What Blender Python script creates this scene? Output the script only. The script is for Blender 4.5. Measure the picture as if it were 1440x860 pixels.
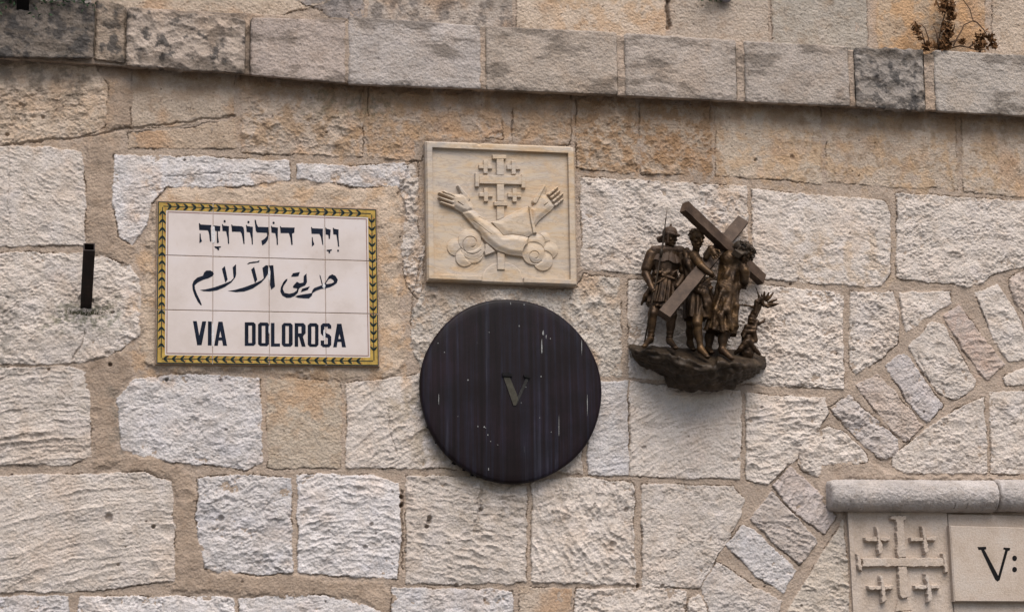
import bpy, math, random
import numpy as np
from mathutils import Vector, Matrix
from mathutils.geometry import tessellate_polygon

# ------------------------------------------------------------------ scene, camera, light
for o in list(bpy.data.objects): bpy.data.objects.remove(o)
SC = bpy.context.scene
COL = SC.collection
rng = np.random.default_rng(7)
random.seed(7)

FPX, CX, CY = 3200.0, 720.0, 430.0            # survey photograph: 1440 x 860
YAW, PITCH, ROLL, DIST = map(float, (math.radians(12.7), math.radians(11.15), math.radians(-0.66), 6.6))
AIM = np.array([0.0, 0.0, 2.95])
fw = np.array([math.sin(YAW)*math.cos(PITCH), math.cos(YAW)*math.cos(PITCH), math.sin(PITCH)])
r0 = np.array([math.cos(YAW), -math.sin(YAW), 0.0]); u0 = np.cross(r0, fw)
RT = math.cos(ROLL)*r0 + math.sin(ROLL)*u0
UP = -math.sin(ROLL)*r0 + math.cos(ROLL)*u0
EYE = AIM - DIST*fw

cam = bpy.data.cameras.new('camera'); camo = bpy.data.objects.new('camera', cam); COL.objects.link(camo)
cam.lens = 36.0*FPX/1440.0; cam.sensor_width = 36.0; cam.sensor_fit = 'HORIZONTAL'
cam.clip_start = 0.05; cam.clip_end = 500
M = Matrix(((RT[0], UP[0], -fw[0], EYE[0]), (RT[1], UP[1], -fw[1], EYE[1]), (RT[2], UP[2], -fw[2], EYE[2]), (0, 0, 0, 1)))
camo.matrix_world = M
SC.camera = camo

SUN_EL, SUN_AZ = math.radians(58), math.radians(8)    # azimuth from the wall's normal, + = right
world = bpy.data.worlds.new('World'); SC.world = world; world.use_nodes = True
wn = world.node_tree.nodes; wl = world.node_tree.links
bg = wn['Background']; bg.inputs['Strength'].default_value = 0.075
sky = wn.new('ShaderNodeTexSky'); sky.sky_type = 'NISHITA'; sky.sun_disc = False
sky.sun_elevation = SUN_EL; sky.sun_rotation = math.pi - SUN_AZ
sky.air_density = 1.0; sky.dust_density = 3.0
wl.new(sky.outputs[0], bg.inputs['Color'])
sun = bpy.data.lights.new('sun', 'SUN'); sun.energy = 1.8; sun.angle = math.radians(50); sun.color = (1.0, 0.96, 0.91)
suno = bpy.data.objects.new('sun', sun); COL.objects.link(suno)
sd = Vector((math.sin(SUN_AZ)*math.cos(SUN_EL), -math.cos(SUN_AZ)*math.cos(SUN_EL), math.sin(SUN_EL)))
suno.rotation_euler = sd.to_track_quat('Z', 'Y').to_euler(); suno.location = (0, -4, 9)
SC.view_settings.view_transform = 'Standard'; SC.view_settings.look = 'None'
SC.view_settings.exposure = 1.08; SC.view_settings.gamma = 1.0; SC.view_settings.use_curve_mapping = False

# ------------------------------------------------------------------ survey: photograph point -> place on / before the wall
def at(u, v, dep=0.0):
    """points standing dep metres in front of the wall face (y = -dep) seen at the surveyed photograph position"""
    u = np.asarray(u, float); v = np.asarray(v, float); dep = np.asarray(dep, float)
    d = fw[None]*FPX + RT[None]*(u.reshape(-1, 1)-CX) - UP[None]*(v.reshape(-1, 1)-CY)
    t = ((-dep).reshape(-1)-EYE[1])/d[:, 1]
    return EYE[None] + d*t[:, None]
def pt(u, v, dep=0.0): return at([u], [v], [dep])[0]
def atp(poly, dep=0.0):
    a = np.asarray(poly, float); return at(a[:, 0], a[:, 1], np.full(len(a), dep))
S = DIST/FPX

# ------------------------------------------------------------------ names, labels
def tag(o, label=None, cat=None, group=None, kind=None):
    if label: o['label'] = label
    if cat: o['category'] = cat
    if group: o['group'] = group
    if kind: o['kind'] = kind
    return o
def empty(name, loc):
    o = bpy.data.objects.new(name, None); COL.objects.link(o); o.location = Vector(loc); o.empty_display_size = .05
    return o
def link(name, me, mat=None, parent=None):
    o = bpy.data.objects.new(name, me); COL.objects.link(o)
    if mat: me.materials.append(mat)
    if parent:
        o.parent = parent; o.matrix_parent_inverse = Matrix.Translation(-Vector(wloc(parent)))
    return o
def wloc(p):
    l = Vector(p.location)
    if p.parent: l = wloc(p.parent) + l - wloc(p.parent)
    return l
def np_mesh(name, V, F, col=None, smooth=True):
    """V (n,3); F (m,3|4) int"""
    V = np.asarray(V, np.float32); F = np.asarray(F, np.int32)
    me = bpy.data.meshes.new(name)
    k = F.shape[1]
    me.vertices.add(len(V)); me.vertices.foreach_set('co', V.ravel())
    me.loops.add(F.size); me.loops.foreach_set('vertex_index', F.ravel())
    me.polygons.add(len(F)); me.polygons.foreach_set('loop_start', np.arange(0, F.size, k, dtype=np.int32))
    me.polygons.foreach_set('loop_total', np.full(len(F), k, np.int32))
    me.polygons.foreach_set('use_smooth', np.full(len(F), smooth, bool))
    if col is not None:
        ca = me.color_attributes.new('col', 'FLOAT_COLOR', 'POINT')
        c4 = np.ones((len(V), 4), np.float32); c4[:, :3] = col; ca.data.foreach_set('color', c4.ravel())
    me.update(calc_edges=True); me.validate()
    return me
def py_mesh(name, V, F, smooth=False):
    me = bpy.data.meshes.new(name); me.from_pydata([tuple(map(float, v)) for v in V], [], [tuple(map(int, f)) for f in F])
    if smooth:
        for p in me.polygons: p.use_smooth = True
    me.update(); return me
def grid_faces(nr, nc):
    i = np.arange(nr*nc).reshape(nr, nc)
    return np.stack([i[:-1, :-1], i[:-1, 1:], i[1:, 1:], i[1:, :-1]], -1).reshape(-1, 4)
def submesh(name, V, F, col, fmask):
    f = F[fmask]; used, inv = np.unique(f, return_inverse=True)
    return np_mesh(name, V[used], inv.reshape(f.shape), None if col is None else col[used])

# ------------------------------------------------------------------ noise
_g = np.random.default_rng(11)
HASH = _g.integers(0, 256, (256, 256)); GA = _g.random(256)*2*np.pi; GX, GZ = np.cos(GA), np.sin(GA)
R1, R2, R3, R4, R5 = (_g.random((256, 256)) for _ in range(5))
R3D = _g.random((64, 64, 64)).astype(np.float32)
def sm(a, b, x):
    t = np.clip((x-a)/(b-a), 0, 1); return t*t*(3-2*t)
def perlin(x, z, seed=0):
    x = x+seed*17.31; z = z+seed*9.77
    ix = np.floor(x).astype(int); iz = np.floor(z).astype(int); fx = x-ix; fz = z-iz
    ux = fx*fx*fx*(fx*(fx*6-15)+10); uz = fz*fz*fz*(fz*(fz*6-15)+10)
    def g(dx, dz):
        h = HASH[(ix+dx) & 255, (iz+dz) & 255]; return GX[h]*(fx-dx)+GZ[h]*(fz-dz)
    a = g(0, 0); b = g(1, 0); c = g(0, 1); d = g(1, 1)
    return 1.5*((a+(b-a)*ux)*(1-uz)+(c+(d-c)*ux)*uz)
def fbm(x, z, oct=4, seed=0, gain=.5):
    s = 0; a = 1.; f = 1.
    for k in range(oct): s = s+a*perlin(x*f, z*f, seed+k*3.7); a *= gain; f *= 2.03
    return s
def env(x, z, cell, depth, tilt, off, seed=0):
    """conchoidal chips: lower envelope of randomly tilted bowls, one per jittered cell"""
    x = x/cell+seed*13.7; z = z/cell+seed*5.3
    ix = np.floor(x).astype(int); iz = np.floor(z).astype(int)
    out = np.full(x.shape, 1e9); K = depth/.36
    for a in (-1, 0, 1):
        for b in (-1, 0, 1):
            jx = (ix+a) & 255; jz = (iz+b) & 255
            dx = x-(ix+a+R1[jx, jz]); dz = z-(iz+b+R2[jx, jz])
            h = K*(dx*dx+dz*dz)+tilt*((R3[jx, jz]-.5)*dx+(R4[jx, jz]-.5)*dz)*2+off*(R5[jx, jz]-.5)*2
            out = np.minimum(out, h)
    return out
def worley(x, z, seed=0):
    x = x+seed*11.3; z = z+seed*7.9
    ix = np.floor(x).astype(int); iz = np.floor(z).astype(int); best = np.full(x.shape, 9.); rnd = np.zeros(x.shape)
    for a in (-1, 0, 1):
        for b in (-1, 0, 1):
            jx = (ix+a) & 255; jz = (iz+b) & 255
            d = np.hypot(x-(ix+a+R1[jx, jz]), z-(iz+b+R2[jx, jz])); m = d < best
            best = np.where(m, d, best); rnd = np.where(m, R3[jx, jz], rnd)
    return best, rnd
def noise3(p, scale, seed=0):
    q = p/scale+seed*7.13+100; i = np.floor(q).astype(int); f = (q-i); f = f*f*(3-2*f)
    r = 0
    for a in (0, 1):
        for b in (0, 1):
            for c in (0, 1):
                w = (f[..., 0] if a else 1-f[..., 0])*(f[..., 1] if b else 1-f[..., 1])*(f[..., 2] if c else 1-f[..., 2])
                r = r+w*R3D[(i[..., 0]+a) & 63, (i[..., 1]+b) & 63, (i[..., 2]+c) & 63]
    return r-.5
def poly_sdf(x, z, P):
    """signed distance, positive inside"""
    d2 = np.full(x.shape, 1e9); ins = np.zeros(x.shape, bool); n = len(P)
    for i in range(n):
        ax, az = P[i]; bx, bz = P[(i+1) % n]
        ex, ez = bx-ax, bz-az; wx, wz = x-ax, z-az
        t = np.clip((wx*ex+wz*ez)/(ex*ex+ez*ez+1e-12), 0, 1)
        d2 = np.minimum(d2, (wx-ex*t)**2+(wz-ez*t)**2)
        if az != bz:
            c = ((az <= z) & (bz > z)) | ((bz <= z) & (az > z))
            ins ^= c & (x < ax+ex*(z-az)/(bz-az))
    d = np.sqrt(d2); return np.where(ins, d, -d)
def line_dist(x, z, P):
    d2 = np.full(x.shape, 1e9)
    for (ax, az), (bx, bz) in zip(P[:-1], P[1:]):
        ex, ez = bx-ax, bz-az; wx, wz = x-ax, z-az
        t = np.clip((wx*ex+wz*ez)/(ex*ex+ez*ez+1e-12), 0, 1)
        d2 = np.minimum(d2, (wx-ex*t)**2+(wz-ez*t)**2)
    return np.sqrt(d2)

# ------------------------------------------------------------------ materials
def new_mat(name):
    m = bpy.data.materials.new(name); m.use_nodes = True
    return m, m.node_tree.nodes, m.node_tree.links, m.node_tree.nodes['Principled BSDF']
def ramp(n, stops):
    r = n.new('ShaderNodeValToRGB'); e = r.color_ramp.elements
    while len(e) > 1: e.remove(e[-1])
    e[0].position = stops[0][0]; e[0].color = (*stops[0][1], 1)
    for p, c in stops[1:]:
        k = e.new(p); k.color = (*c, 1)
    return r
def noise_node(n, l, coord, scale, detail=4, rough=.6):
    t = n.new('ShaderNodeTexNoise'); t.inputs['Scale'].default_value = scale; t.inputs['Detail'].default_value = detail
    t.inputs['Roughness'].default_value = rough; l.new(coord, t.inputs['Vector']); return t
def mixc(n, l, fac, a, b, mode='MIX'):
    m = n.new('ShaderNodeMix'); m.data_type = 'RGBA'; m.blend_type = mode
    for sock, val in ((m.inputs[0], fac), (m.inputs[6], a), (m.inputs[7], b)):
        if hasattr(val, 'links'): l.new(val, sock)
        elif isinstance(val, (tuple, list)): sock.default_value = (*val, 1)
        else: sock.default_value = val
    return m.outputs[2]

def stone_material():
    m, n, l, b = new_mat('limestone')
    geo = n.new('ShaderNodeNewGeometry'); pos = geo.outputs['Position']
    att = n.new('ShaderNodeAttribute'); att.attribute_name = 'col'
    n1 = noise_node(n, l, pos, 260, 5, .65)
    r1 = ramp(n, [(.25, (.74, .72, .70)), (.5, (.98, .98, .98)), (.75, (1.12, 1.12, 1.13))]); l.new(n1.outputs[0], r1.inputs[0])
    c = mixc(n, l, 1.0, att.outputs['Color'], r1.outputs[0], 'MULTIPLY')
    n2 = noise_node(n, l, pos, 24, 4, .6)
    r2 = ramp(n, [(.3, (.88, .85, .82)), (.5, (1, 1, 1)), (.72, (1.06, 1.06, 1.08))]); l.new(n2.outputs[0], r2.inputs[0])
    c = mixc(n, l, 1.0, c, r2.outputs[0], 'MULTIPLY')
    sp = noise_node(n, l, pos, 95, 3, .75)
    r3 = ramp(n, [(.66, (0, 0, 0)), (.76, (1, 1, 1))]); l.new(sp.outputs[0], r3.inputs[0])
    mu = n.new('ShaderNodeMath'); mu.operation = 'MULTIPLY'; l.new(r3.outputs[0], mu.inputs[0]); mu.inputs[1].default_value = .55
    c = mixc(n, l, mu.outputs[0], c, mixc(n, l, 1.0, c, (.55, .46, .38), 'MULTIPLY'))
    l.new(c, b.inputs['Base Color']); b.inputs['Roughness'].default_value = .88
    b.inputs['Specular IOR Level'].default_value = .25
    bn = noise_node(n, l, pos, 420, 4, .7); vo = n.new('ShaderNodeTexVoronoi'); vo.inputs['Scale'].default_value = 130; l.new(pos, vo.inputs['Vector'])
    ad = n.new('ShaderNodeMath'); ad.operation = 'MULTIPLY_ADD'; l.new(vo.outputs['Distance'], ad.inputs[0]); ad.inputs[1].default_value = .8; l.new(bn.outputs[0], ad.inputs[2])
    bp = n.new('ShaderNodeBump'); bp.inputs['Strength'].default_value = .85; bp.inputs['Distance'].default_value = .0035
    l.new(ad.outputs[0], bp.inputs['Height']); l.new(bp.outputs[0], b.inputs['Normal'])
    return m
MST = stone_material()

# ------------------------------------------------------------------ the wall: masonry survey (photograph positions of every stone's outline)
# kinds: r = split rough face, t = tooled with chisel strokes, s = smooth dressed, p = pecked
WHT = (.56, .487, .425); COOL = (.545, .502, .478); BEI = (.465, .37, .285); TAN = (.42, .32, .235); PNK = (.49, .405, .345)
GRY = (.36, .325, .30); MORT = (.372, .290, .226); BRN = (.325, .245, .182); PLA = (.465, .362, .272)
stones = [
 # above the ledge
 ('s', GRY, [(-90, -90), (128, -90), (128, 60), (-90, 60)]),
 ('s', BEI, [(138, -60), (395, -60), (470, 2), (380, 22), (300, 24), (150, 10)]),
 ('s', (.30, .26, .235), [(400, -90), (505, -90), (512, 40), (480, 40), (455, 14), (402, -6)]),
 ('s', (.37, .31, .26), [(518, -90), (718, -90), (720, 60), (518, 60)]),
 ('s', BEI, [(727, -90), (934, -90), (936, 70), (728, 70)]),
 ('s', (.43, .35, .28), [(945, -90), (1080, -90), (1080, 80), (944, 80)]),
 ('s', (.40, .345, .285), [(1086, -90), (1218, -90), (1220, 90), (1087, 90)]),
 ('s', (.44, .325, .225), [(1234, -90), (1384, -90), (1386, 100), (1236, 100)]),
 ('s', BEI, [(1397, -90), (1540, -90), (1540, 110), (1396, 110)]),
 # first course below the ledge
 ('r', BEI, [(-90, 70), (130, 84), (150, 120), (148, 178), (105, 192), (40, 200), (-90, 205)]),
 ('s', BEI, [(188, 90), (329, 96), (328, 160), (250, 176), (184, 180)]),
 ('s', TAN, [(180, 188), (250, 183), (329, 168), (331, 208), (182, 207)]),
 ('p', (.44, .35, .275), [(340, 100), (508, 108), (512, 150), (510, 220), (430, 216), (340, 214)]),
 ('p', (.45, .35, .27), [(520, 112), (704, 120), (707, 194), (598, 192), (592, 226), (518, 222)]),
 ('p', TAN, [(720, 122), (803, 126), (802, 203), (722, 200)]),
 ('p', TAN, [(812, 130), (892, 134), (896, 240), (880, 243), (811, 236)]),
 ('p', TAN, [(901, 136), (998, 142), (1001, 246), (903, 244)]),
 ('s', (.46, .37, .285), [(1008, 140), (1154, 150), (1155, 257), (1080, 251), (1008, 246)]),
 ('s', BEI, [(1162, 150), (1342, 160), (1346, 265), (1250, 262), (1164, 255)]),
 ('s', (.455, .365, .285), [(1353, 160), (1540, 168), (1540, 284), (1440, 277), (1356, 268)]),
 # second course
 ('t', WHT, [(-90, 204), (60, 207), (112, 213), (120, 260), (118, 344), (-90, 346)]),
 ('r', COOL, [(162, 218), (300, 222), (406, 226), (408, 252), (330, 262), (232, 262), (212, 285), (204, 318), (186, 343), (168, 332), (158, 280)]),
 ('r', COOL, [(418, 230), (505, 234), (572, 230), (580, 262), (505, 262), (420, 250)]),
 ('r', WHT, [(560, 236), (588, 228), (588, 330), (596, 345), (592, 420), (572, 402), (566, 350), (572, 300)]),
 ('r', WHT, [(818, 250), (1050, 262), (1052, 392), (935, 388), (818, 377)]),
 ('r', WHT, [(1058, 266), (1150, 275), (1244, 282), (1252, 302), (1252, 385), (1236, 402), (1150, 398), (1060, 390)]),
 ('r', WHT, [(1262, 272), (1360, 278), (1540, 290), (1540, 345), (1440, 374), (1398, 384), (1380, 396), (1362, 402), (1262, 391)]),
 # third course
 ('r', WHT, [(-90, 354), (118, 357), (184, 372), (197, 402), (196, 470), (170, 492), (112, 510), (-90, 512)]),
 ('p', (.48, .42, .36), [(600, 402), (700, 407), (812, 406), (822, 386), (872, 392), (874, 528), (600, 530), (578, 488), (580, 440)]),
 ('r', WHT, [(884, 394), (1010, 396), (1014, 535), (886, 530)]),
 ('r', WHT, [(1020, 397), (1080, 402), (1184, 412), (1187, 546), (1120, 543), (1022, 536)]),
 ('r', WHT, [(1197, 410), (1255, 412), (1264, 440), (1264, 480), (1240, 502), (1204, 525), (1195, 515)]),
 ('r', WHT, [(1266, 412), (1336, 410), (1337, 425), (1300, 447), (1276, 466), (1270, 445)]),
 # fourth course
 ('t', WHT, [(-90, 518), (100, 516), (122, 526), (126, 560), (126, 640), (100, 652), (-90, 654)]),
 ('r', COOL, [(190, 532), (260, 526), (366, 532), (368, 650), (350, 658), (240, 648), (172, 632), (166, 560)]),
 ('s', (.46, .375, .29), [(376, 532), (478, 536), (479, 658), (377, 656)]),
 ('t', WHT, [(488, 540), (592, 526), (652, 540), (690, 600), (690, 658), (488, 656)]),
 ('t', WHT, [(770, 540), (818, 540), (818, 664), (770, 662)]),
 ('t', COOL, [(828, 538), (882, 536), (884, 668), (828, 666)]),
 ('t', WHT, [(887, 536), (960, 545), (1040, 549), (1043, 600), (1040, 672), (887, 669)]),
 ('t', WHT, [(1050, 553), (1160, 560), (1165, 580), (1130, 636), (1080, 680), (1050, 674)]),
 # fifth course
 ('t', WHT, [(-90, 672), (60, 668), (200, 664), (240, 678), (245, 740), (244, 815), (130, 830), (-90, 834)]),
 ('r', COOL, [(280, 672), (340, 667), (408, 672), (410, 804), (380, 808), (290, 800), (276, 740)]),
 ('t', COOL, [(419, 668), (520, 668), (560, 680), (563, 760), (558, 812), (480, 808), (420, 804)]),
 ('t', WHT, [(572, 668), (670, 672), (740, 684), (740, 818), (640, 820), (572, 818)]),
 ('t', WHT, [(749, 678), (820, 670), (890, 680), (893, 820), (749, 818)]),
 ('r', WHT, [(903, 680), (1030, 684), (1046, 700), (1042, 722), (1010, 780), (984, 825), (905, 825)]),
 # sixth course
 ('r', COOL, [(-90, 842), (95, 838), (97, 940), (-90, 940)]),
 ('r', COOL, [(112, 840), (200, 838), (328, 840), (328, 940), (112, 940)]),
 ('r', COOL, [(336, 842), (420, 836), (470, 838), (540, 862), (542, 940), (336, 940)]),
 ('r', COOL, [(551, 826), (640, 828), (720, 830), (722, 940), (551, 940)]),
 ('s', (.43, .345, .27), [(731, 826), (802, 828), (802, 940), (731, 940)]),
 ('r', WHT, [(809, 828), (940, 826), (966, 832), (955, 940), (809, 940)]),
 # below the arch
 ('r', WHT, [(1257, 640), (1300, 606), (1345, 575), (1384, 558), (1388, 664), (1270, 664), (1256, 654)]),
 ('r', WHT, [(1393, 552), (1540, 546), (1540, 668), (1394, 665)]),
 ('r', WHT, [(1412, 530), (1450, 512), (1540, 500), (1540, 538), (1416, 541)]),
 ('t', (.44, .375, .31), [(1186, 732), (1192, 800), (1196, 940), (1090, 940), (1108, 860), (1150, 790)]),
]
arch = [
 ('t', (.46, .38, .325), [(1420, 392), (1450, 376), (1540, 420), (1540, 470), (1446, 445), (1430, 425)]),
 ('r', WHT, [(1373, 412), (1403, 402), (1430, 440), (1446, 480), (1440, 503), (1420, 508), (1400, 480)]),
 ('t', (.49, .40, .345), [(1328, 443), (1349, 431), (1380, 470), (1411, 512), (1388, 533), (1355, 490)]),
 ('r', WHT, [(1279, 487), (1312, 453), (1326, 456), (1345, 490), (1372, 535), (1366, 547), (1340, 562), (1322, 552), (1298, 520)]),
 ('r', (.46, .41, .385), [(1247, 514), (1265, 499), (1276, 500), (1326, 570), (1304, 592), (1285, 575)]),
 ('r', PNK, [(1207, 542), (1235, 527), (1298, 598), (1274, 620), (1255, 605)]),
 ('r', (.45, .395, .36), [(1168, 573), (1195, 556), (1262, 618), (1263, 638), (1240, 645), (1218, 628)]),
 ('r', WHT, [(1123, 648), (1140, 612), (1165, 599), (1186, 606), (1217, 638), (1219, 649), (1155, 652), (1152, 668), (1130, 660)]),
 ('t', (.46, .395, .36), [(1087, 683), (1112, 658), (1150, 690), (1175, 725), (1160, 750), (1122, 722)]),
 ('t', (.46, .395, .35), [(1057, 728), (1085, 692), (1110, 715), (1149, 762), (1125, 793), (1090, 762)]),
 ('r', COOL, [(1022, 765), (1045, 738), (1060, 745), (1118, 800), (1100, 832), (1062, 806)]),
 ('r', (.45, .40, .36), [(988, 826), (1010, 790), (1050, 818), (1098, 845), (1080, 900), (1010, 900)]),
 ('r', WHT, [(970, 842), (984, 836), (1000, 880), (990, 940), (962, 940)]),
]
patches = [  # raised mortar / plaster: colour, height, roughness, outline
 (BRN, .0045, 1.0, [(120, 188), (150, 182), (178, 190), (160, 225), (156, 280), (166, 330), (190, 346), (186, 372), (122, 356), (118, 260)]),
 (BRN, .0045, 1.0, [(150, 116), (188, 112), (186, 184), (148, 182)]),
 (BRN, .004, 1.0, [(112, 512), (172, 496), (190, 505), (186, 528), (166, 550), (166, 632), (174, 646), (130, 660), (124, 560)]),
 (BRN, .005, 1.3, [(128, 648), (176, 636), (250, 650), (272, 672), (278, 740), (286, 802), (420, 810), (540, 818), (556, 840), (548, 870), (500, 842), (380, 838), (240, 832), (244, 780), (244, 700), (238, 672), (180, 662)]),
 (PLA, .0055, 2.0, [(214, 288), (236, 264), (330, 266), (410, 256), (500, 264), (566, 258), (566, 320), (560, 420), (574, 500), (560, 528), (480, 534), (330, 520), (236, 524), (196, 510), (196, 420), (206, 340)]),
 (MORT, .004, 1.0, [(583, 196), (600, 190), (604, 405), (590, 400), (594, 345), (584, 320)]),
 (MORT, .004, 1.0, [(590, 186), (812, 196), (816, 250), (820, 385), (806, 400), (804, 205), (600, 198)]),
 (MORT, .005, .9, [(1152, 652), (1225, 648), (1262, 668), (1540, 668), (1540, 676), (1180, 676), (1190, 735), (1155, 710), (1148, 680)]),
]
dark_pits = [(155, 513, 2.6, .016), (234, 533, 2.6, .014), (310, 535, 3, .01), (153, 728, 6, .012), (216, 740, 3, .016), (311, 728, 4, .01), (603, 728, 3.5, .018), (600, 740, 3, .015),
             (602, 733, 3.5, .016), (564, 698, 3.2, .02), (564, 710, 3.5, .022), (522, 737, 2.6, .012), (513, 769, 4, .01), (675, 717, 3, .012), (880, 716, 4, .012), (861, 765, 5, .008),
             (896, 823, 3, .02), (642, 822, 3, .014), (931, 823, 3, .012), (541, 58, 2.6, .01), (10, 190, 3, .01), (30, 150, 5, .008), (60, 166, 3, .008), (1062, 225, 2.5, .008), (1113, 222, 4, .006), (905, 630, 4, .006)]
scoops = [(235, 745, 14, .008), (215, 800, 11, .007), (305, 613, 12, .006), (298, 600, 10, .005), (640, 738, 20, .006), (1215, 470, 14, .006), (1320, 490, 14, .006), (1430, 480, 14, .006), (1228, 620, 9, .006),
          (535, 800, 18, .008), (1005, 715, 12, .005), (300, 575, 16, .005), (913, 600, 14, .005), (1345, 600, 16, .006), (730, 770, 10, .006)]
cracks = [([(885, 560), (886, 640), (888, 760), (889, 826)], .0012, .004), ([(675, 680), (674, 720), (664, 752)], .004, .006), ([(565, 690), (566, 800)], .002, .008),
          ([(118, 468), (114, 486), (102, 508)], .002, .006), ([(20, 203), (110, 193), (190, 180), (330, 163)], .003, .006), ([(1290, 500), (1308, 540)], .0015, .004),
          ([(940, 0), (938, 20), (940, 38)], .005, .02), ([(574, 236), (566, 262), (560, 275)], .003, .008), ([(590, 365), (582, 420), (580, 450)], .002, .006), ([(12, 210), (13, 340)], .0012, .003),
          ([(1180, 545), (1050, 540)], .0015, .004), ([(230, 250), (300, 244), (380, 248)], .0015, .003), ([(545, 575), (548, 610), (556, 640)], .0015, .004), ([(985, 815), (1030, 740)], .001, .003),
          ([(508, 130), (506, 170), (520, 215)], .0015, .004), ([(300, 460), (304, 475)], .0015, .004), ([(843, 680), (834, 710), (846, 750)], .001, .003)]

STEP = .0019
c4 = atp([(-75, -75), (1515, -75), (1515, 935), (-75, 935)])
X0, X1, Z0, Z1 = c4[:, 0].min(), c4[:, 0].max(), c4[:, 2].min(), c4[:, 2].max()
nx, nz = int((X1-X0)/STEP), int((Z1-Z0)/STEP)
gx = np.linspace(X0, X1, nx); gz = np.linspace(Z0, Z1, nz)
GXX, GZZ = np.meshgrid(gx, gz)          # rows = z
wobx = fbm(GXX/.05, GZZ/.05, 3, 1)*.0042+fbm(GXX/.010, GZZ/.010, 3, 2, .6)*.0019
wobz = fbm(GXX/.05, GZZ/.05, 3, 3)*.0042+fbm(GXX/.010, GZZ/.010, 3, 4, .6)*.0019
big = fbm(GXX/.5, GZZ/.5, 4, 5); mid = fbm(GXX/.12, GZZ/.12, 4, 6); fine = fbm(GXX/.02, GZZ/.02, 4, 7)
Hm = .0020+fbm(GXX/.06, GZZ/.06, 4, 8)*.0018+fbm(GXX/.006, GZZ/.006, 2, 9)*.00025
Cm = np.empty(GXX.shape+(3,)); Cm[:] = MORT
Cm *= (1+.10*mid+.06*fine)[..., None]
def window(P, pad):
    a = max(0, int((P[:, 0].min()-pad-X0)/(X1-X0)*nx)); b = min(nx, int((P[:, 0].max()+pad-X0)/(X1-X0)*nx)+2)
    c = max(0, int((P[:, 1].min()-pad-Z0)/(Z1-Z0)*nz)); d = min(nz, int((P[:, 1].max()+pad-Z0)/(Z1-Z0)*nz)+2)
    return slice(c, d), slice(a, b)
for colr, ph, rough, poly in patches:
    P = atp(poly, .004)[:, [0, 2]]; w = window(P, .05)
    x, z = GXX[w], GZZ[w]
    d = poly_sdf(x+wobx[w]*2.2, z+wobz[w]*2.2, P); k = sm(-.006, .012, d)
    h = k*(ph+rough*(.0008*fbm(x/.022, z/.016, 4, 21, .6)*sm(-.3, .4, fbm(x/.13, z/.1, 3, 24))+.0016*fbm(x/.09, z/.06, 4, 22)))
    Hm[w] += h
    t = (1+.16*mid[w]+.10*fine[w])[..., None]
    Cm[w] = Cm[w]*(1-k[..., None])+np.array(colr)*t*k[..., None]
H = Hm.copy(); C = Cm.copy(); ID = np.zeros(GXX.shape, np.int32)
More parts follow.
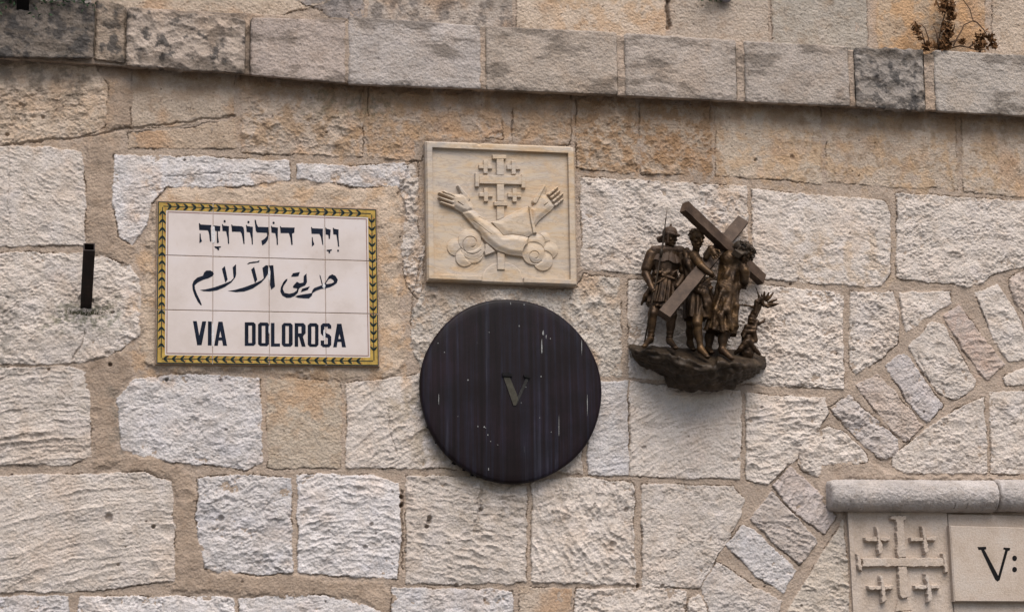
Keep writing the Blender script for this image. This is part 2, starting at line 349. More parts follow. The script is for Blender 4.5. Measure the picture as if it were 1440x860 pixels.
for si, (kind, colr, poly) in enumerate(stones+arch):
    P = atp(poly, .006)[:, [0, 2]]; w = window(P, .03)
    x, z = GXX[w], GZZ[w]; sd_ = si*1.37+.5
    d = poly_sdf(x+wobx[w], z+wobz[w], P)+(.0042 if si < len(stones) else .0054)
    sx, sz = P[:, 0].mean(), P[:, 1].mean(); rr = np.random.default_rng(si+5)
    qx = x+fbm(x/.05, z/.05, 2, sd_)*.006+fbm(x/.009, z/.009, 2, sd_+1)*.0022; qz = z+fbm(x/.05, z/.05, 2, sd_+4)*.006+fbm(x/.009, z/.009, 2, sd_+5)*.0022
    a = rr.uniform(-.6, .6); zs = rr.uniform(.8, 1.45); ampf = rr.uniform(.5, 1.05)
    if kind in 'rt': qx, qz = qx/zs, qz/zs
    calm = sm(-.45, .35, fbm(x/.10, z/.08, 3, sd_+15))
    ca, sa = math.cos(a), math.sin(a)
    u = (qx*ca+qz*sa); v = (-qx*sa+qz*ca)
    if kind == 'r':
        tex = env(u*.85, v*1.15, .034, .0030, .0026, .0020, sd_)-.85*env(u, v*1.3, .0145, .0026, .0022, .0016, sd_+2)+env(qx, qz*1.2, .0072, .0017, .0015, .0012, sd_+5)+.0030*fbm(x/.11, z/.09, 5, sd_+6, .6)+.0014*fbm(x/.0075, z/.006, 2, sd_+9)
        tex += .0018
        tex = (tex-.0035)*zs*ampf*(.45+.55*calm)+.0012*fbm(x/.05, z/.05, 3, sd_+11); Hs, edge, bul = .0056, .0028, .0022
    elif kind == 't':
        cvx, cvz = sx+rr.uniform(-.2, .2), sz-rr.uniform(.38, .9)
        th = np.arctan2(qx-cvx, qz-cvz); rad = np.hypot(qx-cvx, qz-cvz)
        if si % 2: u2, v2 = th*.3, rad
        else: u2, v2 = u, v
        tex = env(u2*.26, v2, .0105, .0028, .0022, .0010, sd_)+env(u2*.7, v2, .036, .0020, .0016, .0012, sd_+1)-.7*env(u, v*1.3, .014, .0020, .0016, .0010, sd_+7)+env(qx, qz, .0066, .0014, .0012, .0009, sd_+5)+.0024*fbm(x/.1, z/.08, 4, sd_+3, .6)+.0007*fbm(x/.006, z/.006, 2, sd_+9)
        tex = (tex-.0015)*zs*ampf*(.5+.5*calm)+.0010*fbm(x/.05, z/.05, 3, sd_+11); Hs, edge, bul = .0054, .0026, .0018
    elif kind == 'p':
        tex = env(qx, qz, .03, .0042, .0026, .0018, sd_)*sm(-.25, .35, mid[w])+env(qx, qz, .0085, .0016, .0012, .0008, sd_+1)+.0020*fbm(x/.05, z/.05, 4, sd_+2)
        tex -= .003; Hs, edge, bul = .0048, .0035, .003
    else:
        comb = perlin(u/.05, v/.0032, sd_)*.00035
        tex = comb+.0014*fbm(x/.06, z/.06, 4, sd_)+env(qx, qz, .009, .0007, .0006, .0005, sd_+1)+.0004*fbm(x/.006, z/.006, 2, sd_+3)
        tex -= .0006; Hs, edge, bul = .0040, .0025, .0012
    h = -.010+sm(-.001, edge, d)*(Hs+.010)+sm(0, .07, d)*bul+tex*sm(-.001, .005, d)
    gap = sm(.0019, .0006, np.abs(d-.0018))*sm(.0, .22, fbm(x/.11, z/.11, 3, sd_+20))
    win = h > H[w]
    H[w] -= np.where(win, 0, gap*.008); h = h-gap*.008; win = win & (h > H[w]-.0005)
    tint = 1+rr.uniform(-.10, .06)
    vary = tint+.07*mid[w]+.05*fine[w]
    cc = np.array(colr)*vary[..., None]
    warm = sm(.05, .75, fbm(x/.16, z/.16, 4, sd_+8))[..., None]*(.75 if kind in 'sp' else .20)
    cc = cc*(1-warm)+cc*np.array([.97, .79, .63])*warm
    pale = sm(.25, .55, fbm(x/.035, z/.03, 4, sd_+30, .6))[..., None]*.5
    cc = cc*(1-pale)+(cc*np.array([1.10, 1.09, 1.08]))*pale
    grim = sm(.3, .75, fbm(x/.06, z/.05, 5, sd_+33, .62))[..., None]*(.45 if kind in 'sp' else .20)
    cc = cc*(1-grim)+(cc*np.array([.74, .66, .58]))*grim
    cool = sm(.15, .8, fbm(x/.1, z/.1, 3, sd_+12))[..., None]*(.5 if kind in 'rt' else .15)
    cc = cc*(1-cool)+(cc*np.array([.97, 1.0, 1.06]))*cool
    if kind in 'sp':
        f1, rn = worley(x/.022, z/.022, sd_); spot = sm(.10+.14*(rn-.8)*5*.5, .05, f1+.12*fbm(x/.006, z/.006, 2, sd_+2))*(rn > .8)
        cc *= (1-.5*spot)[..., None]
        H_sp = spot*.0015
        h = h-H_sp
    H[w] = np.where(win, h, H[w]); ID[w] = np.where(win, si+1, ID[w]); C[w] = np.where(win[..., None], cc, C[w])
_rs = np.random.default_rng(77)
for _ in range(70):
    dark_pits.append((_rs.uniform(-40, 1480), _rs.uniform(180, 900), _rs.uniform(.9, 2.3), _rs.uniform(.004, .010)))
for _ in range(46):
    scoops.append((_rs.uniform(-20, 1460), _rs.uniform(270, 880), _rs.uniform(5, 15), _rs.uniform(.004, .008)))
for (u_, v_, r_, dp) in dark_pits:
    P = atp([(u_, v_)])[:, [0, 2]]; rr_ = r_*S; w = window(P, rr_*3); x, z = GXX[w], GZZ[w]
    d = np.hypot(x-P[0, 0]+wobx[w]*.5, (z-P[0, 1])+wobz[w]*.5); H[w] -= sm(rr_*1.15, rr_*.55, d)*dp
for (u_, v_, r_, dp) in scoops:
    P = atp([(u_, v_)])[:, [0, 2]]; rr_ = r_*S; w = window(P, rr_*2); x, z = GXX[w], GZZ[w]
    d = np.hypot(x-P[0, 0]+wobx[w], (z-P[0, 1])*1.25+wobz[w])/rr_
    k = sm(1.0, .75, d); tgt = .008-dp*(1-d*d)*.8+(z-P[0, 1])*.12
    H[w] = H[w]*(1-k)+np.minimum(H[w]+.001, tgt)*k
for line, wd, dp in cracks:
    P = atp(line)[:, [0, 2]]; w = window(P, .03); x, z = GXX[w], GZZ[w]
    d = line_dist(x+wobx[w]*1.3, z+wobz[w]*1.3, P); H[w] -= sm(wd*1.6, wd*.4, d)*dp
def stain_tint(poly, colr, amt, thr=(-.3, .5), scale=.05, seed=1, soft=.05):
    P = atp(poly)[:, [0, 2]]; w = window(P, soft); x, z = GXX[w], GZZ[w]
    k = sm(-soft, soft*.6, poly_sdf(x+wobx[w]*3, z+wobz[w]*3, P))*sm(thr[0], thr[1], fbm(x/scale, z/scale, 5, seed, .62))*amt
    C[w] = C[w]*(1-k[..., None])+np.array(colr)*k[..., None]
ORA = (.43, .275, .16); SOOT = (.06, .053, .05); MOSS = (.10, .105, .055)
stain_tint([(500, 120), (800, 130), (800, 200), (600, 195), (560, 240), (480, 225)], ORA, .7, seed=3)
stain_tint([(330, 100), (600, 110), (600, 225), (340, 215)], (.33, .21, .115), .6, (-.2, .5), .06, 31)
stain_tint([(1000, 150), (1440, 160), (1440, 280), (1000, 255)], (.47, .30, .16), .5, (-.1, .6), .07, 32)
stain_tint([(1100, 160), (1540, 170), (1540, 290), (1100, 260)], (.25, .17, .10), .5, (.25, .6), .03, 33)
stain_tint([(800, 140), (1010, 145), (1010, 250), (810, 240)], (.29, .17, .085), .75, (-.25, .35), .035, 4)
stain_tint([(200, 250), (590, 255), (590, 540), (180, 530)], (.46, .29, .16), .55, (-.1, .6), .08, 5)
stain_tint([(376, 530), (480, 535), (478, 600), (376, 590)], ORA, .55, seed=6)
stain_tint([(535, 540), (640, 570), (700, 690), (600, 660)], (.33, .26, .18), .65, (-.4, .4), .06, 7)
stain_tint([(1234, -60), (1380, -60), (1380, 90), (1240, 80)], (.50, .29, .14), .65, (-.4, .4), .06, 8)
stain_tint([(-60, 95), (160, 105), (160, 200), (-60, 215)], ORA, .30, seed=9)
stain_tint([(780, -60), (935, -60), (935, 40), (780, 45)], (.46, .29, .16), .5, (-.3, .4), .06, 10)
stain_tint([(430, -60), (520, -60), (720, 10), (720, 40), (460, 40)], SOOT, .55, (-.15, .5), .05, 11)
stain_tint([(-80, -80), (140, -80), (140, 40), (-80, 40)], SOOT, .9, (-.5, .2), .05, 12)
stain_tint([(-80, 85), (120, 90), (150, 150), (-80, 170)], (.15, .12, .09), .6, (-.1, .5), .05, 41)
stain_tint([(85, 425), (165, 425), (170, 460), (60, 462)], MOSS, .6, (-.15, .45), .02, 13, .03)
stain_tint([(-60, 400), (20, 410), (25, 520), (-60, 520)], (.16, .145, .12), .55, (-.1, .5), .03, 14)
stain_tint([(155, 545), (170, 545), (172, 650), (158, 640)], (.15, .135, .11), .5, (-.3, .4), .03, 15, .02)
stain_tint([(440, 125), (560, 130), (550, 165), (430, 160)], (.16, .14, .09), .55, (-.2, .4), .02, 16, .04)
stain_tint([(1010, 262), (1055, 262), (1055, 395), (950, 390)], (.45, .29, .17), .4, (-.2, .5), .05, 17)
stain_tint([(1100, 330), (1252, 330), (1252, 400), (1130, 400)], (.47, .33, .2), .4, (-.1, .5), .04, 18)
stain_tint([(160, 85), (1440, 150), (1440, 195), (160, 130)], (.30, .195, .115), .6, (-.5, .4), .09, 19, .04)  # brown tint in a band along the course just below the ledge
stain_tint([(600, 390), (880, 390), (880, 470), (600, 470)], (.36, .27, .19), .4, (-.1, .5), .03, 20)
stain_tint([(640, 660), (800, 665), (800, 750), (640, 740)], (.30, .24, .18), .4, (-.3, .4), .05, 21)
stain_tint([(1320, 430), (1350, 430), (1400, 530), (1380, 530)], (.52, .34, .25), .3, (-.2, .4), .03, 22)
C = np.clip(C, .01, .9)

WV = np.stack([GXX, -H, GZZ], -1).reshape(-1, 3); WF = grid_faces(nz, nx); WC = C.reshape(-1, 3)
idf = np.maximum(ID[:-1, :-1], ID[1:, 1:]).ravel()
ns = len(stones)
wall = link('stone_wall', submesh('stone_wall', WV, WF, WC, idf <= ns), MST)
tag(wall, 'tall old limestone wall of rough blocks with a projecting ledge and part of an arch', 'wall')
wall_o = wall
ra = empty('relieving_arch', pt(1270, 600)); ra.parent = wall
for k in range(len(arch)):
    m_ = idf == ns+1+k
    if m_.any(): link('voussoir', submesh('voussoir', WV, WF, WC, m_), MST, ra)

def box(lo, hi):
    V = [(x, y, z) for x in (lo[0], hi[0]) for y in (lo[1], hi[1]) for z in (lo[2], hi[2])]
    return V, [(0, 1, 3, 2), (4, 6, 7, 5), (0, 4, 5, 1), (2, 3, 7, 6), (0, 2, 6, 4), (1, 5, 7, 3)]
def boxes_mesh(name, bs):
    V = []; F = []
    for lo, hi in bs:
        v, f = box(lo, hi); k = len(V); V += v; F += [tuple(i+k for i in q) for q in f]
    return py_mesh(name, V, F)
def flat_col(me, c):
    ca = me.color_attributes.new('col', 'FLOAT_COLOR', 'POINT'); n_ = len(me.vertices)
    ca.data.foreach_set('color', np.tile(np.array([*c, 1], np.float32), n_))
    return me
core = boxes_mesh('wall_core', [((-5, .012, 0), (5.5, .55, Z0+.002)), ((-5, .012, Z1-.002), (5.5, .55, 5.6)), ((-5, .012, Z0+.004), (X0+.002, .55, Z1-.004)), ((X1-.002, .012, Z0+.004), (5.5, .55, Z1-.004)), ((X0+.004, .06, Z0+.004), (X1-.004, .55, Z1-.004))])
link('wall_core', flat_col(core, (.42, .36, .31)), MST, wall)

# ledge and half-round hood: each block a wrapped, chipped surface
def block(name, prof_fn, xa, xb, parent, colr, seed, amp=1.0, lich=0.0, step=.0027, endr=.010, warm=.2, tool=.0, grime=.62):
    xs = np.linspace(xa, xb, max(8, int((xb-xa)/step)))
    rows = []
    for x in xs:
        rows.append(prof_fn(x))
    A = np.array(rows)                                   # (nx, np, 2)  (dep, z)
    xx = np.repeat(xs[:, None], A.shape[1], 1)
    T = np.gradient(A, axis=1); N = np.stack([T[..., 1], -T[..., 0]], -1); N /= np.linalg.norm(N, axis=-1, keepdims=True)+1e-9
    cen = A.mean(1, keepdims=True)
    flip = np.sign(((A-cen)*N).sum(-1).mean()); N *= flip
    s = A[..., 1]-A[..., 0]                              # runs on round the corner
    tx = .0018*fbm(xx/.09, s/.07, 4, seed)*amp+env(xx, s, .03, .0022, .0016, .0012, seed+1)*amp*amp+env(xx*.6, s, .008, .0010+tool, .0008, .0006, seed+2)*min(1, amp+.15)-.002*amp+.0005*fbm(xx/.006, s/.006, 2, seed+4)
    chip = np.maximum(0, fbm(xx/.05, s/.05, 3, seed+5)-.35)
    L = np.cumsum(np.linalg.norm(np.diff(A, axis=1, prepend=A[:, :1]), axis=-1), 1)
    B = A+N*tx[..., None]
    # break the lower arris
    corner = np.exp(-((A[..., 0]-A[..., 0].max())**2+(A[..., 1]-A[..., 1].min())**2)/.012**2)
    B -= N*(corner*(.002+.010*chip))[..., None]
    e = np.minimum(xx-xa, xb-xx); er = endr*(1+.6*perlin(s/.03, s*0+1.5, seed)); k = np.sqrt(np.clip(1-(1-np.clip(e/er, 0, 1))**2, 0, 1))
    B = B-N*((1-k)*er)[..., None]
    V = np.stack([xx, -B[..., 0], B[..., 1]], -1)
    m2 = fbm(xx/.1, s/.1, 4, seed+7); f2 = fbm(xx/.015, s/.015, 3, seed+8)
    c = np.array(colr)*(1+.12*m2+.07*f2)[..., None]
    wv = sm(0, .7, fbm(xx/.12, s/.12, 4, seed+9))[..., None]*warm
    c = c*(1-wv)+c*np.array([1.0, .82, .62])*wv
    if lich:
        q = sm(.35-lich, .75-lich*.6, fbm(xx/.05, s/.05, 5, seed+3, .65))[..., None]*.85
        c = c*(1-q)+np.array((.055, .05, .047))*q
    zt_ = A[..., 1].max(1, keepdims=True)-A[..., 1]; zb_ = A[..., 1]-A[..., 1].min(1, keepdims=True)
    gq = (sm(-.05, .55, fbm(xx/.16, zt_/.05, 6, 77, .62)+.55*sm(.05, 0, zt_)+.25*sm(.03, 0, zb_)-.25)*grime)[..., None]
    c = c*(1-gq)+np.array((.105, .083, .064))*gq
    f1, rn = worley(xx/.02, s/.02, seed); spot = sm(.06+.16*np.clip(rn-.6, 0, .4), .03, f1+.10*fbm(xx/.006, s/.006, 2, seed+2))*(rn > .6); c *= (1-.6*spot)[..., None]
    F = grid_faces(V.shape[0], V.shape[1]); nr_, nc_ = V.shape[:2]; half = nc_//2
    caps = []
    for r_ in (0, nr_-1):
        for j in range(half-1):
            q_ = [r_*nc_+j, r_*nc_+j+1, r_*nc_+nc_-2-j, r_*nc_+nc_-1-j]; caps.append(q_ if r_ else q_[::-1])
    F = np.vstack([F, np.array(caps)])
    return link(name, np_mesh(name, V.reshape(-1, 3), F, np.clip(c, .01, .9).reshape(-1, 3)), MST, parent)
def resample(P, n):
    P = np.asarray(P, float); L = np.r_[0, np.cumsum(np.linalg.norm(np.diff(P, axis=0), axis=1))]
    t = np.linspace(0, L[-1], n); return np.stack([np.interp(t, L, P[:, 0]), np.interp(t, L, P[:, 1])], -1)
def smooth_prof(P, it=3):
    for _ in range(it):
        Q = P.copy(); Q[1:-1] = .25*P[:-2]+.5*P[1:-1]+.25*P[2:]; P = Q
    return P
sc_ = tag(empty('string_course', pt(720, 90)), None); sc_.parent = wall_o
def ledge(u0_, u1_, t0, t1, b0, b1, D, colr, seed, lich=0, amp=1., name='ledge_block', **kw):
    D += .003
    a, b_ = pt(u0_, b0, D), pt(u1_, b1, D); c, d = pt(u0_, t0, D), pt(u1_, t1, D)
    npf = int((.5*(c[2]+d[2]-a[2]-b_[2])+2*D)/.0027)
    def prof(x):
        k = (x-a[0])/(b_[0]-a[0]); zb = a[2]+(b_[2]-a[2])*k; zt = c[2]+(d[2]-c[2])*k
        return smooth_prof(resample([(-.012, zt+.004), (D, zt), (D, zb), (D-.022, zb+.004), (-.012, zb+.034)], npf), 3)  # underside cut upwards at the back, shaped to deepen the shade there
    return block(name, prof, a[0], b_[0], sc_, colr, seed, amp=amp, lich=lich, **kw)
ledge(-80, 560, -4, 30, 77, 120, .030, MORT, 60, amp=.8, name='mortar_bed', warm=.3)
ledge(470, 1516, 24, 90, 117, 166, .055, MORT, 61, amp=.8, name='mortar_bed', warm=.3)
LG = (.335, .30, .275)
ledge(-80, 132, -8, 4, 79, 83, .060, (.17, .14, .115), 31, lich=.62, amp=1.1)
ledge(133, 176, -4, 8, 84, 90, .040, (.30, .235, .18), 44, amp=.9, lich=.16, name='mortar_fill')
ledge(177, 345, 9, 26, 93, 104, .055, (.37, .30, .245), 32, amp=1.35, lich=.10)
ledge(352, 487, 24, 27, 106, 118, .058, (.375, .305, .26), 33, warm=.15, amp=.55)
ledge(489, 678, 22, 36, 119, 126, .060, (.39, .34, .305), 34, warm=.15, amp=.5)
ledge(684, 870, 36, 45, 127, 134, .062, (.37, .305, .25), 35, amp=.55)
ledge(880, 1038, 46, 56, 135, 143, .062, (.37, .31, .262), 36, amp=.6)
ledge(1049, 1197, 57, 65, 144, 150, .062, (.36, .305, .26), 37, amp=.6)
ledge(1205, 1303, 66, 70, 151, 157, .066, (.26, .225, .195), 38, lich=.26, amp=1.3)
ledge(1317, 1520, 70, 82, 157, 168, .062, (.375, .325, .28), 39, amp=.6)
hm_ = empty('hood_moulding', pt(1300, 695)); hm_.parent = wall_o
def hood(u0_, u1_, seed, left_round):
    a = pt(u0_, 695, .04); b_ = pt(u1_, 696.5, .04); z0 = a[2]; z1 = b_[2]; R = .0475
    def prof(x):
        zc = z0+(z1-z0)*(x-a[0])/(b_[0]-a[0]); th = np.linspace(-1.62, 1.62, 60)
        k = 1.0
        if left_round: k = .80+.20*math.sqrt(max(0, 1-(1-min(1, (x-a[0])/.05))**2))
        return np.stack([.008+.062*k*np.cos(th)**.8 if False else .008+.062*k*np.clip(np.cos(th), 0, 1)**.75, zc+R*k*np.sin(th)], -1)
    block('moulding_block', prof, a[0], b_[0], hm_, (.43, .385, .355), seed, amp=.38, tool=.0008, endr=.007, warm=.1, grime=.22)
hood(1167, 1400.5, 51, True); hood(1402.5, 1520, 52, False)

# ------------------------------------------------------------------ relief helper (panels carved in one slab)
class Relief:
    def __init__(self, quad, dep, n, m, su, sv):
        self.q = np.array(quad, float); self.dep = dep
        a = np.linspace(0, 1, n); b = np.linspace(0, 1, m); self.a, self.b = np.meshgrid(a, b)
        A, B = self.a[..., None], self.b[..., None]; q = self.q
        self.uv = (q[0]*(1-A)+q[1]*A)*(1-B)+(q[3]*(1-A)+q[2]*A)*B
        self.u = self.uv[..., 0]; self.v = self.uv[..., 1]
        self.h = np.zeros(self.u.shape); self.id = np.zeros(self.u.shape, int)
    def over(self, d, h, bevel, i):
        """d: signed px distance (inside +); raises to h with a bevelled edge where inside"""
        k = sm(-.15, bevel, d); t = h*k if np.isscalar(h) else h*k
        m = (d > -.15) & (t > self.h*0+self.base_for(i))
        self.h = np.where(d > -.15, np.maximum(t, self.h*(1-k)), self.h); self.id = np.where(d > .1, i, self.id)
    def base_for(self, i): return -1
    def build(self, names, mat, root):
        P = at(self.u.ravel(), self.v.ravel(), np.full(self.u.size, self.dep))
        P[:, 1] = -(self.dep+self.h.ravel())
        F = grid_faces(*self.u.shape)
        f = np.maximum(np.maximum(self.id[:-1, :-1], self.id[1:, 1:]), np.maximum(self.id[:-1, 1:], self.id[1:, :-1])).ravel()
        out = {}
        for i, nm in names.items():
            m = f == i
            if m.any(): out[i] = link(nm, submesh(nm, P, F, None, m), mat, root)
        return out
def cap(u, v, a, b, ra, rb=None):
    rb = ra if rb is None else rb
    ex, ey = b[0]-a[0], b[1]-a[1]; wx, wy = u-a[0], v-a[1]; t = np.clip((wx*ex+wy*ey)/(ex*ex+ey*ey+1e-9), 0, 1)
    return ra+(rb-ra)*t-np.hypot(wx-ex*t, wy-ey*t)
def slab(name, quad, d0, d1, mat, parent, bev=.002):
    q = atp(quad, d1); c = q.mean(0); q2 = c+(q-c)*(1-0) ; V = []
    inner = q.copy()
    for i in range(4):
        e = (c-q[i]); e[1] = 0; inner[i] = q[i]+e/np.linalg.norm(e)*bev*1.4
    ring0 = q.copy(); ring0[:, 1] = -d0; ring1 = q.copy(); ring1[:, 1] = -(d1-bev); ring2 = inner
    V = np.vstack([ring0, ring1, ring2]); F = []
    for r in (0, 1):
        for i in range(4): F.append((r*4+i, r*4+(i+1) % 4, (r+1)*4+(i+1) % 4, (r+1)*4+i))
    F.append((8, 9, 10, 11)); F.append((3, 2, 1, 0))
    return link(name, py_mesh(name, V, F), mat, parent)

# ------------------------------------------------------------------ marble coat-of-arms plaque
def marble_material(name='veined_marble', k=(1, 1, 1)):
    m, n, l, b = new_mat(name)
    pos = n.new('ShaderNodeNewGeometry').outputs['Position']
    mp = n.new('ShaderNodeMapping'); mp.inputs['Rotation'].default_value = (0, math.radians(38), 0); mp.inputs['Scale'].default_value = (2.2, 2, 9); l.new(pos, mp.inputs[0])
    a = noise_node(n, l, mp.outputs[0], 2.4, 7, .62); a.inputs['Distortion'].default_value = 1.2
    r = ramp(n, [(.34, (.36, .315, .275)), (.43, (.43, .36, .295)), (.50, (.455, .37, .285)), (.58, (.46, .355, .25)), (.70, (.45, .31, .185))]); l.new(a.outputs[0], r.inputs[0])
    w = noise_node(n, l, mp.outputs[0], 4.5, 8, .6); w.inputs['Distortion'].default_value = 2
    r2 = ramp(n, [(.45, (1, 1, 1)), (.5, (.80, .79, .80)), (.55, (1, 1, 1))]); l.new(w.outputs[0], r2.inputs[0])
    c = mixc(n, l, 1.0, r.outputs[0], r2.outputs[0], 'MULTIPLY')
    s = noise_node(n, l, pos, 14, 5, .65); r3 = ramp(n, [(.55, (0, 0, 0)), (.72, (1, 1, 1))]); l.new(s.outputs[0], r3.inputs[0])
    mu = n.new('ShaderNodeMath'); mu.operation = 'MULTIPLY'; mu.inputs[1].default_value = .55; l.new(r3.outputs[0], mu.inputs[0])
    c = mixc(n, l, mu.outputs[0], c, (.45, .29, .15)); c = mixc(n, l, 1., c, k, 'MULTIPLY'); l.new(c, b.inputs['Base Color'])
    b.inputs['Roughness'].default_value = .6; b.inputs['Specular IOR Level'].default_value = .3
    bn = noise_node(n, l, pos, 220, 4, .6); bp = n.new('ShaderNodeBump'); bp.inputs['Strength'].default_value = .25; bp.inputs['Distance'].default_value = .0015
    l.new(bn.outputs[0], bp.inputs['Height']); l.new(bp.outputs[0], b.inputs['Normal'])
    return m
MMB = marble_material('grey_veined_marble', (.90, .945, 1.03)); MMT = marble_material('tan_marble', (1.0, .985, .955))
pq = tag(empty('marble_plaque', pt(705, 300, .02)), 'square veined marble plaque with raised frame, crossed forearms and a Jerusalem cross in relief', 'plaque')
QP = [(597.5, 199.5), (806.5, 207.5), (810.5, 402.5), (600.5, 394.5)]
rl = Relief(QP, .026, 520, 500, 0, 0)
u, v = rl.u, rl.v
inn = np.array([(607.5, 209.5), (797, 217.5), (800.5, 393.5), (610, 386)])
dfr = -poly_sdf(u, v, inn)
rl.h[:] = 0
rl.over(dfr, .013, .8, 1)
edge_ = poly_sdf(u, v, np.array(QP)); 
Rl = lambda d, h, bev, i: rl.over(d, h, bev, i)
def Ru(d, h, bev, i):
    t = h*sm(-.15, bev, d); rl.id = np.where((d > .1) & (t >= rl.h), i, rl.id); rl.h = np.maximum(rl.h, t)
def rect(x0, y0, x1, y1, sk=.04):
    cx = (x0+x1)/2; cy = (y0+y1)/2
    return np.array([(x0-(0)*sk, y0+(x0-cx)*sk), (x1, y0+(x1-cx)*sk), (x1+(y1-y0)*.012, y1+(x1-cx)*sk), (x0+(y1-y0)*.012, y1+(x0-cx)*sk)])
# mound and pole
Rl(30-np.hypot(u-706, (v-394)*1.15), .0035, 2.2, 2)
Rl(poly_sdf(u, v, rect(697.5, 288, 708.5, 380, sk=.02)), .0085, .5, 2)
# crosses
for r_ in ((697, 222, 707.6, 288), (691.3, 218.8, 711, 225), (670, 247.5, 735, 260.3), (667, 244, 673, 264), (732, 246, 738, 266), (693.6, 284.3, 712.8, 290.6)):
    Rl(poly_sdf(u, v, rect(*r_, sk=.02)), .0115, .5, 2)
for cx, cy in ((682, 235.3), (721.5, 236.3), (682.6, 274.6), (722.8, 275.2)):
    for r_ in ((cx-9.7, cy-3.2, cx+9.7, cy+3.2), (cx-3.2, cy-9.8, cx+3.2, cy+9.8)): Rl(poly_sdf(u, v, rect(*r_, sk=.02)), .0092, .5, 2)
# sleeved arm behind
slv = np.array([(690, 313), (703, 308.5), (722, 299), (741, 290), (745, 292), (747, 308), (751, 326), (749, 332), (735, 336), (707, 333)])
Z8 = lambda x, y: (700+x/8.6, 210+y/8.6); Z1 = lambda x, y: (610+x/8.6, 210+y/8.6)
fore2 = np.array([(743, 292), (748, 291), (752, 283), (757, 272), (764, 262), (769, 264), (766, 274), (768, 275), (774, 283), (780, 291), (774, 298), (765, 305), (757, 312), (750, 322), (746, 318)])
d = poly_sdf(u, v, fore2); Rl(d, .0125*(.6+.4*sm(0, 8, d)), 1.0, 3)
for a_, b_ in (((609, 553), (712, 468)), ((640, 590), (738, 510)), ((665, 633), (774, 545)), ((688, 683), (776, 612))):
    A_ = Z8(*a_); B_ = Z8(*b_); d = cap(u, v, A_, B_, 2.7, 2.1); Ru(d, .0135*(.6+.4*sm(0, 2, d)), .9, 3)
    for t_ in (.3, .62):
        x_, y_ = A_[0]+(B_[0]-A_[0])*t_, A_[1]+(B_[1]-A_[1])*t_; g = np.hypot(u-x_, v-y_); dd = np.abs((u-x_)*(B_[0]-A_[0])+(v-y_)*(B_[1]-A_[1]))/math.hypot(B_[0]-A_[0], B_[1]-A_[1])
        rl.h -= .0022*sm(.7, .2, dd)*sm(3, 2, g)
d = cap(u, v, Z8(440, 640), Z8(555, 455), 4.6, 2.5); Ru(d, .0135*(.6+.4*sm(0, 2.5, d)), 1.0, 3)
d = poly_sdf(u, v, slv); Rl(d, .0130*(.72+.28*sm(0, 9, d)), .8, 3)
d = poly_sdf(u, v, np.array([(741.5, 290), (745.5, 291), (748, 308), (753, 326), (755, 332), (748.5, 332), (744.5, 312)])); Rl(d, .0155, .7, 3)
# bare arm in front
arm1 = np.array([(648, 301), (655, 293), (664, 294.5), (678, 306), (690, 315), (700, 323), (707, 331), (720, 330), (735, 332), (745, 335), (745, 362), (733, 362.5), (714, 360), (697, 354), (682, 342), (672, 331), (664, 319)])
d = poly_sdf(u, v, arm1); Rl(d, .019*(.6+.4*sm(0, 9, d)), 1.2, 4)
palm = np.array([Z1(*p) for p in ((205, 595), (240, 540), (300, 545), (345, 520), (390, 560), (430, 620), (480, 700), (480, 750), (400, 800), (330, 780), (270, 750), (210, 715))])
d = poly_sdf(u, v, palm); Ru(d, .018*(.6+.4*sm(0, 7, d)), 1.2, 4)
for a_, b_ in (((235, 575), (108, 520)), ((225, 600), (62, 535)), ((225, 650), (58, 592)), ((225, 700), (80, 650))):
    d = cap(u, v, Z1(*a_), Z1(*b_), 2.7, 2.0); Ru(d, .0155*(.6+.4*sm(0, 2, d)), .9, 4)
d = cap(u, v, Z1(395, 610), Z1(290, 455), 5.2, 2.8); Ru(d, .0155*(.6+.4*sm(0, 2.5, d)), 1.0, 4)
for a_, b_ in ((Z1(280, 652), Z1(345, 695)), (Z8(552, 690), Z8(600, 650))):
    rl.h -= .005*sm(.2, .9, cap(u, v, a_, b_, 1.1, .7))
for a_, b_ in ((Z1(225, 580), Z1(120, 520)), (Z1(215, 626), Z1(80, 565)), (Z1(215, 678), Z1(80, 622)), ((664, 312), (690, 332)), ((672, 306), (684, 312))):
    rl.h -= .0018*sm(0, .6, cap(u, v, a_, b_, .7, .5))
# clouds
def lobe(cx, cy, r, h, i):
    d = r-np.hypot(u-cx, v-cy); Rl_over(d, h*(.62+.38*sm(0, r*.7, d)), i)
def Rl_over(d, h, i):
    k = sm(-.1, .9, d); lo = np.minimum(rl.h, h)
    rl.h = np.where(d > -.1, rl.h*(1-k)+h*k, rl.h); rl.id = np.where(d > .1, i, rl.id)
    g = np.exp(-(d/.55)**2)*.0016; rl.h -= np.where((d > -1.2) & (d < .4), g, 0)
d = poly_sdf(u, v, np.array([(678, 345), (684, 343), (697, 355), (681, 361)])); Rl(d, .012, 1, 3)
lobe(640.5, 348, 12.5, .0075, 5); lobe(653, 362.5, 13.3, .0085, 5); lobe(666, 357, 14, .0080, 5); lobe(664.5, 349, 17, .0095, 5); lobe(660, 337.8, 16.5, .0115, 5)
lobe(764.5, 336, 9.5, .0075, 6); lobe(772.5, 352.5, 12.3, .0085, 6); lobe(753, 341.5, 12.6, .0098, 6); lobe(763, 367.5, 14.2, .0098, 6); lobe(749.3, 357.2, 16, .0118, 6)
def spiral(cx, cy, r0_, r1_, t0, turns, i):
    t = np.linspace(0, 1, 40); an = t0+t*turns*2*np.pi; r = r0_+(r1_-r0_)*t
    P = np.stack([cx+r*np.cos(an), cy+r*np.sin(an)], -1); rl.h -= .0022*sm(1.1, .25, line_dist(u, v, P))
spiral(662, 343.5, 16, 4.5, .6, 1.15, 5); spiral(751.5, 361, 11, 3.5, .6, 1.1, 6)
